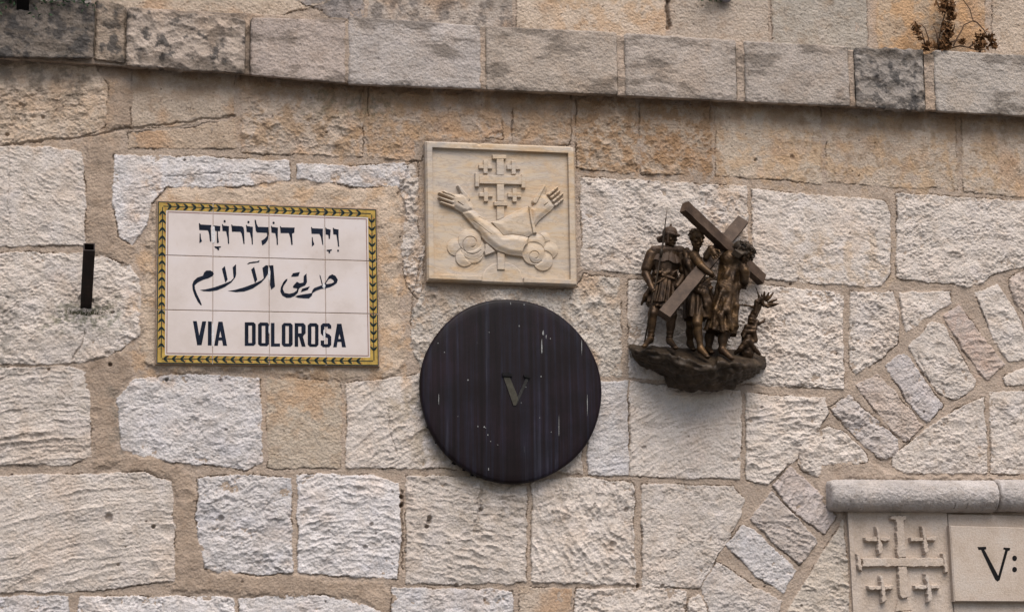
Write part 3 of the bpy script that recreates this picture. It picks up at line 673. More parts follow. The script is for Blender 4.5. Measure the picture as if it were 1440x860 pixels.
# worn corners, rim rounding
rl.h -= .006*sm(2.2, 0, edge_)
rl.h += .0004*fbm(u/14, v/14, 4, 3)
rl.h -= .008*np.exp(-(np.hypot(u-673, v-203)/2.5)**2)+.009*np.exp(-(np.hypot(u-807, v-207)/4)**2)
o_ = rl.build({0: 'panel_ground', 1: 'raised_frame', 2: 'cross_relief', 3: 'sleeved_arm', 4: 'bare_arm', 5: 'cloud', 6: 'cloud'}, MMB, pq)
for k_, ob in o_.items():
    if k_: ob.data.materials[0] = MMT
slab('slab_edge', QP, -.008, .0275, MMT, pq, bev=.0035)

# ------------------------------------------------------------------ glazed tile street sign
def tile_material():
    m, n, l, b = new_mat('glazed_tile')
    pos = n.new('ShaderNodeNewGeometry').outputs['Position']
    a = noise_node(n, l, pos, 9, 5, .6); r = ramp(n, [(.3, (.46, .385, .34)), (.5, (.52, .445, .405)), (.7, (.535, .47, .445))]); l.new(a.outputs[0], r.inputs[0])
    s = noise_node(n, l, pos, 60, 4, .7); r2 = ramp(n, [(.62, (1, 1, 1)), (.8, (.86, .8, .74))]); l.new(s.outputs[0], r2.inputs[0])
    c = mixc(n, l, 1., r.outputs[0], r2.outputs[0], 'MULTIPLY'); l.new(c, b.inputs['Base Color'])
    b.inputs['Roughness'].default_value = .28; b.inputs['Coat Weight'].default_value = .25; b.inputs['Coat Roughness'].default_value = .12
    w = noise_node(n, l, pos, 22, 3, .5); bp = n.new('ShaderNodeBump'); bp.inputs['Strength'].default_value = .12; bp.inputs['Distance'].default_value = .004
    l.new(w.outputs[0], bp.inputs['Height']); l.new(bp.outputs[0], b.inputs['Normal'])
    return m
def paint(name, c, rough=.3, var=.25, scale=90):
    m, n, l, b = new_mat(name); pos = n.new('ShaderNodeNewGeometry').outputs['Position']
    a = noise_node(n, l, pos, scale, 4, .65); lo = tuple(x*(1-var) for x in c); hi = tuple(min(1, x*(1+var)) for x in c)
    r = ramp(n, [(.3, lo), (.7, hi)]); l.new(a.outputs[0], r.inputs[0]); l.new(r.outputs[0], b.inputs['Base Color']); b.inputs['Roughness'].default_value = rough; b.inputs['Specular IOR Level'].default_value = .12
    return m
MTI = tile_material(); MNV = paint('navy_glaze', (.006, .0085, .017), .25, .5, 30); MYE = paint('yellow_glaze', (.34, .225, .055), .3, .3, 60)
MLF = paint('leaf_glaze', (.012, .021, .020), .3, .35); MBR = paint('brown_glaze', (.22, .12, .095), .3); MRD = paint('red_glaze', (.33, .055, .035), .3); MGR = paint('grout', (.30, .21, .145), .9, .3)
MSM = paint('white_grout', (.52, .50, .49), .8, .25, 140)
ts = tag(empty('street_sign', pt(376, 400, .012)), 'glazed tile street sign with yellow leaf border reading VIA DOLOROSA under Hebrew and Arabic lines', 'sign')
QS = np.array([(221.8, 282.7), (529.4, 294.2), (533, 514.2), (219.6, 510.9)])
SW, SH = 308.0, 226.0; SD = .020
def sg(s, t):
    a, b_ = s/SW, t/SH; return (QS[0]*(1-a)+QS[1]*a)*(1-b_)+(QS[3]*(1-a)+QS[2]*a)*b_
def polys_mesh(name, polys, dep, mat, parent, sign=False, thick=.0006):
    """flat painted shapes: each poly = outline or (outline, hole, ...)"""
    V = []; F = []
    for pl in polys:
        loops = pl if isinstance(pl, tuple) else (pl,)
        k = len(V); L3 = []
        for lp in loops:
            q = [sg(*p) for p in lp] if sign else lp
            w_ = atp(q, dep); L3.append([Vector((p[0], p[2], 0)) for p in w_]); V += [tuple(p) for p in w_]
        for t in tessellate_polygon(L3):
            p0, p1, p2 = (V[k+i] for i in t)
            cr = (p1[0]-p0[0])*(p2[2]-p0[2])-(p1[2]-p0[2])*(p2[0]-p0[0])
            F.append(tuple(k+i for i in (t if cr > 0 else t[::-1])))
    return link(name, py_mesh(name, V, F), mat, parent)
slab('mortar_bed', [sg(-1.2, -1.2), sg(SW+1.2, -1.2), sg(SW+1.2, SH+1.2), sg(-1.2, SH+1.2)], -.01, SD-.0022, MGR, ts, .001)
cols = [0, 78, 156.5, 235, SW]; rows = [0, 75, 151, SH]
for r_ in range(3):
    for c_ in range(4):
        s0, s1, t0, t1 = cols[c_]+.28, cols[c_+1]-.28, rows[r_]+.4, rows[r_+1]-.4
        slab('tile', [sg(s0, t0), sg(s1, t0), sg(s1, t1), sg(s0, t1)], SD-.006, SD+random.uniform(-.0002, .0002), MTI, ts, .0011)
def strip(s0, t0, s1, t1, cuts=True):
    out = []
    for i in range(4):
        for j in range(3):
            a, b_ = max(s0, cols[i]+.7), min(s1, cols[i+1]-.7); c, d = max(t0, rows[j]+.8), min(t1, rows[j+1]-.8)
            if i == 0: a = max(s0, .2)
            if i == 3: b_ = min(s1, SW-.2)
            if j == 0: c = max(t0, .2)
            if j == 2: d = min(t1, SH-.2)
            if b_-a > .05 and d-c > .05: out.append([(a, c), (b_, c), (b_, d), (a, d)])
    return out
def frame(a, b_):
    return strip(a, a, SW-a, b_)+strip(a, SH-b_, SW-a, SH-a)+strip(a, b_, b_, SH-b_)+strip(SW-b_, b_, SW-a, SH-b_)
E1 = .0004
polys_mesh('border_line', frame(.4, 1.7), SD+E1*2.2, MLF, ts, True)
polys_mesh('border_line', frame(14.0, 15.1), SD+E1, MBR, ts, True)
bd = polys_mesh('yellow_border', frame(1.7, 12.0), SD+E1*1.4, MYE, ts, True)
lv = []; dots = []
def chevron(s, t, dx, dy):
    nx_, ny_ = -dy, dx
    for sg_ in (1, -1):
        j = random.uniform(-.25, .25); L_ = random.uniform(5.6, 6.6)
        def q(a, b__): return (s-dx*a+nx_*sg_*b__, t-dy*a+ny_*sg_*b__)
        pl_ = [q(-.2, .1), q(2.0, .1), q(4.6, 1.1), q(L_+.8, 4.2+j), q(L_, 4.8+j), q(3.6, 4.1), q(1.4, 2.5)]; lv.append(pl_ if sg_ == 1 else pl_[::-1])
    m = sg_
    for sg_ in (1, -1):
        a, b__ = 7.5+random.uniform(-1, 1), sg_*random.uniform(2.2, 3.6); c = (s-dx*a+nx_*b__, t-dy*a+ny_*b__)
        dots.append([(c[0]+.75*math.cos(k*1.05), c[1]+.75*math.sin(k*1.05)) for k in range(6)])
nH = 24; nV = 17
for k in range(nH):
    s = 20+k*(SW-30)/nH; chevron(s, 6.9+random.uniform(-.3, .3), 1, 0); chevron(SW-s-4, SH-6.9+random.uniform(-.3, .3), -1, 0) if False else chevron(10+k*(SW-30)/nH, SH-6.9, -1, 0)
for k in range(nV):
    t = 13+k*(SH-30)/nV; chevron(6.9, t, 0, -1); chevron(SW-6.9, t+7, 0, 1)
lv += [[(8, 6.2), (SW-8, 6.2), (SW-8, 7.5), (8, 7.5)], [(8, SH-7.5), (SW-8, SH-7.5), (SW-8, SH-6.2), (8, SH-6.2)], [(6.2, 8), (7.5, 8), (7.5, SH-8), (6.2, SH-8)], [(SW-7.5, 8), (SW-6.2, 8), (SW-6.2, SH-8), (SW-7.5, SH-8)]]
vn = polys_mesh('vine_pattern', lv+dots, SD+E1*2.0, MLF, bd, True); vn.data.materials.append(MRD)
_nl = sum(len(p)-2 for p in lv)
for p in vn.data.polygons[_nl:]: p.material_index = 1
# lettering, traced from the photograph
def Zm(ox, oy, k, ps): return [(ox+x/k, oy+y/k) for x, y in ps]
def disc(cx, cy, r, n=12): return [(cx+r*math.cos(2*math.pi*i/n), cy+1.15*r*math.sin(2*math.pi*i/n)) for i in range(n)]
A1 = lambda p: Zm(270, 300, 12, p); A2 = lambda p: Zm(380, 300, 12, p)
heb = [A1([(115, 168), (128, 162), (145, 186), (330, 196), (318, 240), (326, 470), (312, 478), (302, 470), (288, 350), (275, 300), (258, 285), (122, 280)]), A1([(128, 338), (145, 340), (150, 410), (170, 470), (125, 503)]),
 A1([(352, 202), (480, 214), (474, 300), (437, 298), (440, 380), (455, 490), (420, 505), (418, 298), (366, 290)]), A1([(375, 555), (492, 555), (478, 578), (448, 582), (462, 600), (458, 620), (435, 622), (425, 600), (390, 582)]),
 A1([(506, 182), (518, 178), (530, 205), (625, 215), (622, 330), (628, 510), (608, 515), (600, 420), (575, 300), (515, 297)]), A1(disc(551, 133, 19)),
 A1([(662, 190), (674, 186), (688, 207), (835, 215), (868, 232), (880, 290), (888, 515), (868, 515), (850, 400), (835, 335), (815, 310), (675, 308)]),
 A1([(911, 196), (922, 192), (934, 212), (1028, 228), (1025, 330), (1028, 522), (1010, 524), (1003, 430), (975, 320), (922, 312)]), A1(disc(953, 147, 19)),
 A1([(1056, 112), (1068, 106), (1080, 120), (1092, 180), (1116, 226), (1290, 232), (1295, 340), (1283, 440), (1240, 505), (1185, 540), (1170, 460), (1225, 428), (1268, 380), (1265, 328), (1095, 320), (1076, 290)]),
 A2([(12, 212), (22, 207), (34, 226), (132, 240), (128, 340), (132, 530), (110, 533), (105, 430), (85, 335), (22, 325)]), A2(disc(57, 160, 19)),
 A2([(163, 216), (174, 212), (188, 234), (398, 238), (412, 234), (408, 325), (370, 342), (380, 528), (355, 533), (340, 420), (315, 334), (175, 332)]),
 A2([(688, 234), (700, 229), (716, 250), (890, 258), (888, 400), (896, 532), (880, 530), (855, 400), (830, 347), (697, 345)]), A2([(702, 400), (718, 400), (724, 460), (745, 523), (702, 563)]),
 A2([(931, 243), (942, 238), (954, 257), (1022, 275), (1015, 345), (1007, 430), (988, 432), (980, 362), (935, 355)]), A2([(950, 615), (1045, 605), (1030, 632), (1008, 636), (1015, 660), (1000, 675), (980, 660), (985, 638), (955, 635)]),
 A2([(1056, 244), (1068, 240), (1080, 258), (1155, 272), (1152, 370), (1165, 558), (1145, 562), (1130, 440), (1115, 358), (1065, 352)]), A2(disc(1145, 628, 17))]
B1 = lambda p: Zm(260, 360, 11.467, p); B2 = lambda p: Zm(370, 360, 11.467, p)
ara = [B1([(345, 232), (410, 230), (450, 250), (468, 285), (440, 325), (385, 355), (300, 380), (215, 420), (158, 470), (165, 530), (200, 620), (245, 710), (274, 785), (255, 792), (205, 730), (160, 640), (125, 540), (118, 460), (140, 400), (200, 345), (290, 315), (310, 265)]),
 B1([(597, 205), (645, 158), (690, 375), (652, 428)]), B1([(770, 180), (825, 128), (828, 290), (815, 340), (750, 425), (640, 500), (520, 550), (400, 570), (300, 565), (242, 545), (330, 535), (480, 500), (620, 450), (740, 400), (785, 355)]),
 B1([(1005, 135), (1015, 115), (1040, 100), (1100, 88), (1160, 85), (1205, 65), (1195, 98), (1120, 112), (1060, 118)]), B1([(1068, 215), (1118, 172), (1168, 380), (1130, 435)]),
 B1([(1250, 190), (1305, 145), (1345, 150), (1342, 280), (1300, 350), (1230, 430), (1100, 520), (960, 570), (820, 580), (692, 560), (800, 545), (960, 500), (1120, 440), (1230, 390), (1272, 355)]),
 B2([(95, 150), (165, 145), (192, 490), (130, 540), (110, 460), (120, 250)]),
 B2([(395, 366), (385, 400), (330, 480), (318, 530), (345, 590), (420, 605), (490, 590), (540, 555), (550, 520), (490, 512), (480, 485), (545, 410), (590, 435), (650, 425), (655, 320), (700, 278), (708, 420), (680, 470), (620, 495), (580, 520), (560, 590), (510, 640), (440, 670), (380, 672), (310, 635), (278, 570), (285, 500), (330, 410), (370, 370)]),
 B2([(450, 330), (480, 275), (595, 255), (570, 320), (530, 330)]), B2([(605, 580), (628, 525), (755, 485), (720, 545)]),
 (B2([(515, 650), (560, 630), (680, 610), (780, 595), (800, 540), (830, 510), (900, 485), (950, 465), (990, 440), (1030, 380), (1060, 320), (1115, 292), (1170, 320), (1205, 380), (1190, 430), (1150, 465), (1080, 500), (1000, 520), (930, 530), (850, 560), (800, 595), (785, 640), (740, 680), (660, 680), (560, 670)]), B2([(1008, 440), (1060, 370), (1090, 360), (1130, 385), (1145, 415), (1100, 440), (1030, 450)][::-1])),
 B2([(908, 300), (925, 312), (962, 452), (945, 456)])]
L1 = lambda p: Zm(260, 440, 11.467, p); L2 = lambda p: Zm(370, 440, 8.727, p)
lat = [L1([(130, 128), (192, 128), (232, 360), (280, 132), (345, 132), (270, 515), (198, 515)]), L1([(372, 132), (434, 135), (430, 520), (370, 520)]),
 (L1([(540, 138), (608, 138), (680, 525), (615, 525), (600, 440), (545, 440), (532, 525), (472, 525)]), L1([(572, 285), (592, 390), (552, 390)][::-1])),
 (L1([(965, 147), (1110, 147), (1142, 180), (1142, 495), (1110, 527), (965, 527)]), L1([(1025, 200), (1082, 200), (1082, 480), (1025, 480)][::-1])),
 (L1([(1212, 150), (1330, 152), (1356, 180), (1356, 500), (1325, 532), (1212, 530), (1180, 500), (1180, 182)]), L1([(1240, 205), (1296, 205), (1296, 482), (1240, 482)][::-1])),
 L2([(96, 120), (140, 120), (140, 372), (208, 372), (208, 409), (96, 409)]),
 (L2([(255, 121), (338, 121), (363, 147), (363, 385), (338, 410), (255, 410), (229, 385), (229, 147)]), L2([(274, 158), (316, 158), (316, 372), (274, 372)][::-1])),
 (L2([(387, 122), (495, 122), (522, 150), (522, 245), (497, 272), (490, 290), (522, 410), (475, 410), (440, 290), (431, 290), (431, 410), (387, 410)]), L2([(432, 163), (470, 163), (470, 247), (432, 247)][::-1])),
 (L2([(574, 123), (654, 123), (680, 149), (680, 387), (654, 413), (574, 412), (548, 387), (548, 149)]), L2([(593, 164), (637, 164), (637, 378), (593, 378)][::-1])),
 L2([(837, 192), (793, 190), (793, 166), (752, 164), (752, 225), (768, 242), (815, 262), (837, 288), (837, 390), (810, 417), (735, 417), (707, 390), (707, 335), (750, 335), (750, 380), (793, 380), (793, 308), (778, 296), (730, 275), (707, 248), (707, 150), (735, 124), (810, 124), (837, 152)]),
 (L2([(908, 130), (962, 130), (1017, 417), (968, 417), (958, 352), (914, 352), (904, 417), (860, 417)]), L2([(937, 255), (953, 315), (923, 315)][::-1]))]
for nm, ps in (('hebrew_letter', heb), ('arabic_letter', ara), ('latin_letter', lat)):
    for p_ in ps: polys_mesh(nm, [p_], SD+E1, MNV, ts)
# white grout smeared over the vertical joints
sm_p = []
def blob(cx, cy, w_, h_, seed, n=26):
    r = np.random.default_rng(seed)
    return [(cx+w_*math.cos(2*math.pi*i/n)*(1+r.uniform(-.22, .22)), cy+h_*math.sin(2*math.pi*i/n)*(1+r.uniform(-.18, .18))) for i in range(n)]
for i, (cx, cy, w_, h_) in enumerate(((300.2, 330, 2.6, 13), (455.6, 402, 2.0, 3.4), (299.5, 470, 1.7, 16), (378.6, 463, .9, 6), (456, 470, 1.3, 7), (378.5, 385, 1.3, 9), (455.5, 335, .35, 20))):
    sm_p.append(blob(cx, cy, w_, h_, i))
for p_ in sm_p: polys_mesh('grout_smear', [p_], SD+E1*1.8, MSM, ts)

# ------------------------------------------------------------------ dark round station disc
def disc_material():
    m, n, l, b = new_mat('weathered_dark_metal')
    pos = n.new('ShaderNodeNewGeometry').outputs['Position']
    mp = n.new('ShaderNodeMapping'); mp.inputs['Scale'].default_value = (42, 1, 1.1); l.new(pos, mp.inputs[0])
    a = noise_node(n, l, mp.outputs[0], 1.0, 6, .65)
    r = ramp(n, [(.33, (.0034, .0020, .0024)), (.48, (.0085, .0048, .0058)), (.58, (.0100, .0085, .0130)), (.68, (.026, .025, .033)), (.80, (.058, .057, .060))]); l.new(a.outputs[0], r.inputs[0])
    mp2 = n.new('ShaderNodeMapping'); mp2.inputs['Scale'].default_value = (75, 1, 5); l.new(pos, mp2.inputs[0])
    w = noise_node(n, l, mp2.outputs[0], 1.0, 5, .7); r2 = ramp(n, [(.70, (0, 0, 0)), (.78, (1, 1, 1))]); l.new(w.outputs[0], r2.inputs[0])
    mu = n.new('ShaderNodeMath'); mu.operation = 'MULTIPLY'; mu.inputs[1].default_value = .4; l.new(r2.outputs[0], mu.inputs[0])
    c = mixc(n, l, mu.outputs[0], r.outputs[0], (.28, .28, .27))
    big_ = noise_node(n, l, pos, 7, 4, .6); r4 = ramp(n, [(.35, (.8, .65, .62)), (.5, (1, 1, 1)), (.68, (1.6, 1.45, 1.6))]); l.new(big_.outputs[0], r4.inputs[0])
    c = mixc(n, l, 1., c, r4.outputs[0], 'MULTIPLY')
    l.new(c, b.inputs['Base Color']); b.inputs['Roughness'].default_value = .5; b.inputs['Specular IOR Level'].default_value = .13
    bp = n.new('ShaderNodeBump'); bp.inputs['Strength'].default_value = .25; bp.inputs['Distance'].default_value = .002; l.new(a.outputs[0], bp.inputs['Height']); l.new(bp.outputs[0], b.inputs['Normal'])
    return m
MDK = disc_material(); MOL = paint('dull_brass', (.048, .043, .032), .5, .3, 120); MBK = paint('black_metal', (.006, .005, .005), .5, .4)
MDR = paint('bird_dropping', (.22, .22, .21), .8, .5, 260)
DD = .046
dc = pt(719.6, 548.2, DD); pr_ = (pt(846.6, 548.2, DD)[0]-pt(592.6, 548.2, DD)[0])/2; pz_ = (pt(719.6, 418.2, DD)[2]-pt(719.6, 678.2, DD)[2])/2
RD = (pr_+pz_)/2
dr = tag(empty('station_disc', dc), 'large round dark metal disc with a small V in its middle, streaked with pale runs', 'plaque')
ringsP = [(.004, .0085), (.3, .0078), (.5, .0065), (.65, .0050), (.8, .0030), (.9, .0016), (.965, .0004), (.985, -.0014), (1.0, -.006), (1.003, -.016), (.985, -.030), (.93, -.034)]
V = []; F = []; NS = 128
for r_, y_ in ringsP:
    for i in range(NS):
        a = 2*math.pi*i/NS; w_ = 1+(.004*math.sin(3*a+1)+.003*math.sin(7*a) if r_ > .95 else 0)
        V.append((dc[0]+RD*r_*w_*math.cos(a), -DD-y_, dc[2]+RD*r_*w_*math.sin(a)))
for k in range(len(ringsP)-1):
    for i in range(NS): F.append((k*NS+i, k*NS+(i+1) % NS, (k+1)*NS+(i+1) % NS, (k+1)*NS+i)[::-1])
link('disc_plate', py_mesh('disc_plate', V, F, True), MDK, dr)
def tube(pts, rad, n=10, capped=True):
    pts = [Vector(p) for p in pts]; rad = rad if hasattr(rad, '__len__') else [rad]*len(pts); V = []; F = []
    for i, p in enumerate(pts):
        t = (pts[min(i+1, len(pts)-1)]-pts[max(i-1, 0)]).normalized(); a = t.cross(Vector((.31, .87, .38))).normalized(); b_ = t.cross(a)
        for k in range(n): V.append(p+(a*math.cos(2*math.pi*k/n)+b_*math.sin(2*math.pi*k/n))*rad[i])
    for i in range(len(pts)-1):
        for k in range(n): F.append((i*n+k, i*n+(k+1) % n, (i+1)*n+(k+1) % n, (i+1)*n+k))
    if capped: F.append(tuple(range(n))[::-1]); F.append(tuple(range((len(pts)-1)*n, len(pts)*n)))
    return V, F
def merge(parts):
    V = []; F = []
    for v_, f_ in parts:
        k = len(V); V += [tuple(x) for x in v_]; F += [tuple(i+k for i in q) for q in f_]
    return V, F
spk = [tube([(dc[0]+sx*RD*.45, .012, dc[2]+sz*RD*.45), (dc[0]+sx*RD*.45, -DD+.02, dc[2]+sz*RD*.45)], .014, 10) for sx in (-1, 1) for sz in (-1, 1)]
for q_ in spk: link('wall_spacer', py_mesh('wall_spacer', *q_), MBK, dr)
def prism(px, d0, d1):
    a = atp(px, d1); b_ = a.copy(); b_[:, 1] = -d0; n_ = len(a)
    return np.vstack([a, b_]), [tuple(range(n_))[::-1]]+[(i, (i+1) % n_, n_+(i+1) % n_, n_+i) for i in range(n_)]
Q8 = lambda p: Zm(690, 510, 10.75, p)
link('numeral_stroke', py_mesh('numeral_stroke', *prism(Q8([(195, 215), (290, 220), (400, 480), (415, 540), (385, 640), (345, 640)]), DD, DD+.0105)), MOL, dr)
link('numeral_stroke', py_mesh('numeral_stroke', *prism(Q8([(535, 225), (580, 230), (480, 450), (395, 630), (380, 610), (412, 500)]), DD, DD+.0100)), paint('dark_brass', (.026, .024, .022), .5, .4, 120), dr)  # darker variant of the numeral's brass for the right stroke
for q in ([(175, 150), (270, 146), (332, 180), (325, 205), (180, 195)], [(500, 180), (550, 176), (605, 212), (590, 228), (508, 210)]):
    link('serif', py_mesh('serif', *prism(Q8(q), DD, DD+.0145)), MBK, dr)
tl = []
for (u_, v_, r_) in ((591.5, 546, 1.6), (595.5, 575, 1.8), (603, 600, 2.2), (616, 622, 2.6), (640, 650, 3.4), (653, 660, 2), (664, 667, 2)):
    c = pt(u_, v_, DD-.018); rr = np.random.default_rng(int(u_))
    vs = []; fs = []
    for i in range(7):
        for j in range(9):
            th = math.pi*(i+.5)/7; ph = 2*math.pi*j/9; rad = r_*S*(1+rr.uniform(-.45, .5)); vs.append((c[0]+rad*1.5*math.sin(th)*math.cos(ph), c[1]+rad*math.sin(th)*math.sin(ph), c[2]+rad*.8*math.cos(th)))
    for i in range(6):
        for j in range(9): fs.append((i*9+j, i*9+(j+1) % 9, (i+1)*9+(j+1) % 9, (i+1)*9+j))
    tl.append((vs, fs))
for q_ in tl: link('tar_lump', py_mesh('tar_lump', *q_), MBK, dr)
spt = []
r9 = np.random.default_rng(4)
for (u_, v_, w_, h_) in ((681, 600, 1, 1.4), (686, 611, 1, 1.3), (672, 599, .9, 1.4), (683, 601, .7, .8), (700, 625, .8, .8), (690, 620, .8, .8), (687, 659, .8, 2.2), (616, 482, .9, .9), (625, 495, .7, .7), (688, 467, .7, .7), (658, 534, .9, 1.6), (762, 488, 1.1, 12), (764, 468, 1.6, 4), (768, 473, 1.0, 3), (774, 476, .9, 1.5), (718, 426, .7, 2.2), (737, 428, 1, 1.2), (730, 458, .7, 1.4), (761, 529, .8, 1.6), (739.5, 544, .7, .8), (733, 566, .6, .8), (775, 607, .7, .8), (644, 585, .6, .6), (826, 570, .6, 16), (818, 487, .6, 12), (617, 560, .5, 9), (786, 600, .4, 20), (759, 587, .5, .8)):
    w_ *= .72; h_ *= .85
    spt.append([(u_+w_*math.cos(k*.7)*(1+r9.uniform(-.35, .35)), v_+h_*math.sin(k*.7)*(1+r9.uniform(-.3, .3))) for k in range(9)])
_rp = np.array(ringsP)
for p_ in spt:
    rr_ = math.hypot(np.mean([q[0] for q in p_])-719.6, np.mean([q[1] for q in p_])-548.2)/127
    polys_mesh('pale_drip', [p_], DD+float(np.interp(rr_, _rp[:9, 0], _rp[:9, 1]))+.0009, MDR, dr)

# ------------------------------------------------------------------ carved cross panel and inscription panel below the hood
rp = Relief([(1191, 716), (1331.5, 720), (1345, 935), (1205, 935)], .010, 330, 480, 0, 0)
u, v = rp.u, rp.v
rough_ = .0009*fbm(u/16, v/16, 4, 2)+.0004*fbm(u/4, v/4, 3, 5)
def wob(d): return d+1.1*fbm(u/6, v/6, 4, 9)
sk = .09
def R_(pl, h, bev, i): rp.over(wob(poly_sdf(u, v, np.array(pl, float))), h, bev, i)
R_([(1250, 724), (1272, 725), (1272.5, 731), (1269, 733), (1276, 840), (1266, 842), (1262, 838), (1257, 731), (1250, 731)], .015, 1.1, 1)
R_([(1209, 784), (1328, 784), (1329, 797), (1211, 797)], .015, 1.1, 1)
R_([(1202, 778), (1208, 780), (1211, 803), (1205, 803)], .015, 1.1, 1); R_([(1322, 778), (1328, 779), (1332, 804), (1326, 806)], .015, 1.1, 1)
R_([(1262, 842), (1276, 840), (1282, 858), (1258, 860)], .006, .9, 1); R_([(1266, 860), (1280, 858), (1286, 935), (1272, 935)], .024, .9, 1)
for cx, cy, a in ((1233, 759, .5), (1297, 759, .2), (1238, 827, -.1), (1302, 826, .1)):
    R_([(cx-20, cy-3.5), (cx+17, cy-4.5), (cx+16, cy+2), (cx-19, cy+3)], .018, 1.0, 1); R_([(cx-5, cy-20), (cx+.5, cy-17), (cx+6.5, cy+18), (cx-1, cy+21), (cx-2.5, cy-2)], .020, .9, 1)
rp.h += rough_; rp.h += .004*sm(8, 6.5, u-(1191+(v-716)*.065))*sm(830, 800, v)
jp = tag(empty('carved_cross_panel', pt(1265, 790, .01)), 'limestone panel carved with one big cross and four small ones under the half round moulding', 'carving')
def panel_material():
    m, n, l, b = new_mat('dressed_limestone'); pos = n.new('ShaderNodeNewGeometry').outputs['Position']
    a = noise_node(n, l, pos, 12, 6, .65); r = ramp(n, [(.3, (.37, .295, .23)), (.5, (.44, .36, .295)), (.7, (.46, .395, .34))]); l.new(a.outputs[0], r.inputs[0])
    s = noise_node(n, l, pos, 190, 4, .7); r2 = ramp(n, [(.3, (.82, .8, .78)), (.6, (1.05, 1.05, 1.05))]); l.new(s.outputs[0], r2.inputs[0])
    l.new(mixc(n, l, 1., r.outputs[0], r2.outputs[0], 'MULTIPLY'), b.inputs['Base Color']); b.inputs['Roughness'].default_value = .85; b.inputs['Specular IOR Level'].default_value = .25
    bp = n.new('ShaderNodeBump'); bp.inputs['Strength'].default_value = .5; bp.inputs['Distance'].default_value = .003; l.new(s.outputs[0], bp.inputs['Height']); l.new(bp.outputs[0], b.inputs['Normal'])
    return m
MPN = panel_material()
rp.build({0: 'panel_ground', 1: 'cross_relief'}, MPN, jp)
slab('slab_edge', [(1191, 716), (1331.5, 720), (1345, 935), (1205, 935)], -.008, .0095, MPN, jp, .001)
ip = tag(empty('inscription_panel', pt(1400, 790, .02)), 'raised dressed stone panel with a black painted V and colon at the right edge', 'sign')
slab('panel_back', [(1333, 722), (1520, 726), (1530, 935), (1346.5, 935)], -.008, .011, MPN, ip, .002)
slab('raised_face', [(1335.5, 738.5), (1522, 743), (1526, 846), (1342, 845)], .0105, .032, MPN, ip, .0035)
U9 = lambda p: Zm(960, 570, 2.965, p)
for p_ in [U9([(1229, 588), (1265, 587), (1266, 597), (1258, 599), (1316, 708), (1345, 600), (1337, 598), (1338, 590), (1366, 592), (1364, 602), (1356, 604), (1322, 726), (1312, 732), (1302, 722), (1244, 600), (1234, 600)]), Zm(960, 570, 2.965, disc(1384, 635, 10)), Zm(960, 570, 2.965, disc(1384, 682, 10))]: polys_mesh('painted_letter', [p_], .0326, MBK, ip)

# ------------------------------------------------------------------ square tube bracket
def rust_material():
    m, n, l, b = new_mat('rusted_steel'); pos = n.new('ShaderNodeNewGeometry').outputs['Position']
    a = noise_node(n, l, pos, 45, 5, .65); r = ramp(n, [(.35, (.010, .007, .006)), (.6, (.022, .012, .009)), (.8, (.05, .026, .016))]); l.new(a.outputs[0], r.inputs[0])
    l.new(r.outputs[0], b.inputs['Base Color']); b.inputs['Roughness'].default_value = .7; b.inputs['Specular IOR Level'].default_value = .3
    return m
MRU = rust_material()
def square_tube(name, pa, pb, w_, wall_t, roll=0.0):
    pa, pb = Vector(pa), Vector(pb); t = (pb-pa).normalized(); a = t.cross(Vector((0, 0, 1))).normalized(); b_ = a.cross(t)
    V = []; F = []
    for p, hw in ((pa, w_/2), (pb, w_/2), (pb, w_/2-wall_t), (pa, w_/2-wall_t)):
        for sx, sy in ((-1, -1), (1, -1), (1, 1), (-1, 1)): V.append(p+a*sx*hw+b_*sy*hw)
    for k in range(3):
        for i in range(4): F.append((k*4+i, k*4+(i+1) % 4, (k+1)*4+(i+1) % 4, (k+1)*4+i))
    return V, F
tb = link('tube_bracket', py_mesh('tube_bracket', *square_tube('t', pt(120.5, 436, -.02)*1, pt(125.5, 347, .165), .031, .003)), MRU)
tag(tb, 'short dark rusty square steel tube slanting out of the wall left of the tiled sign', 'bracket')

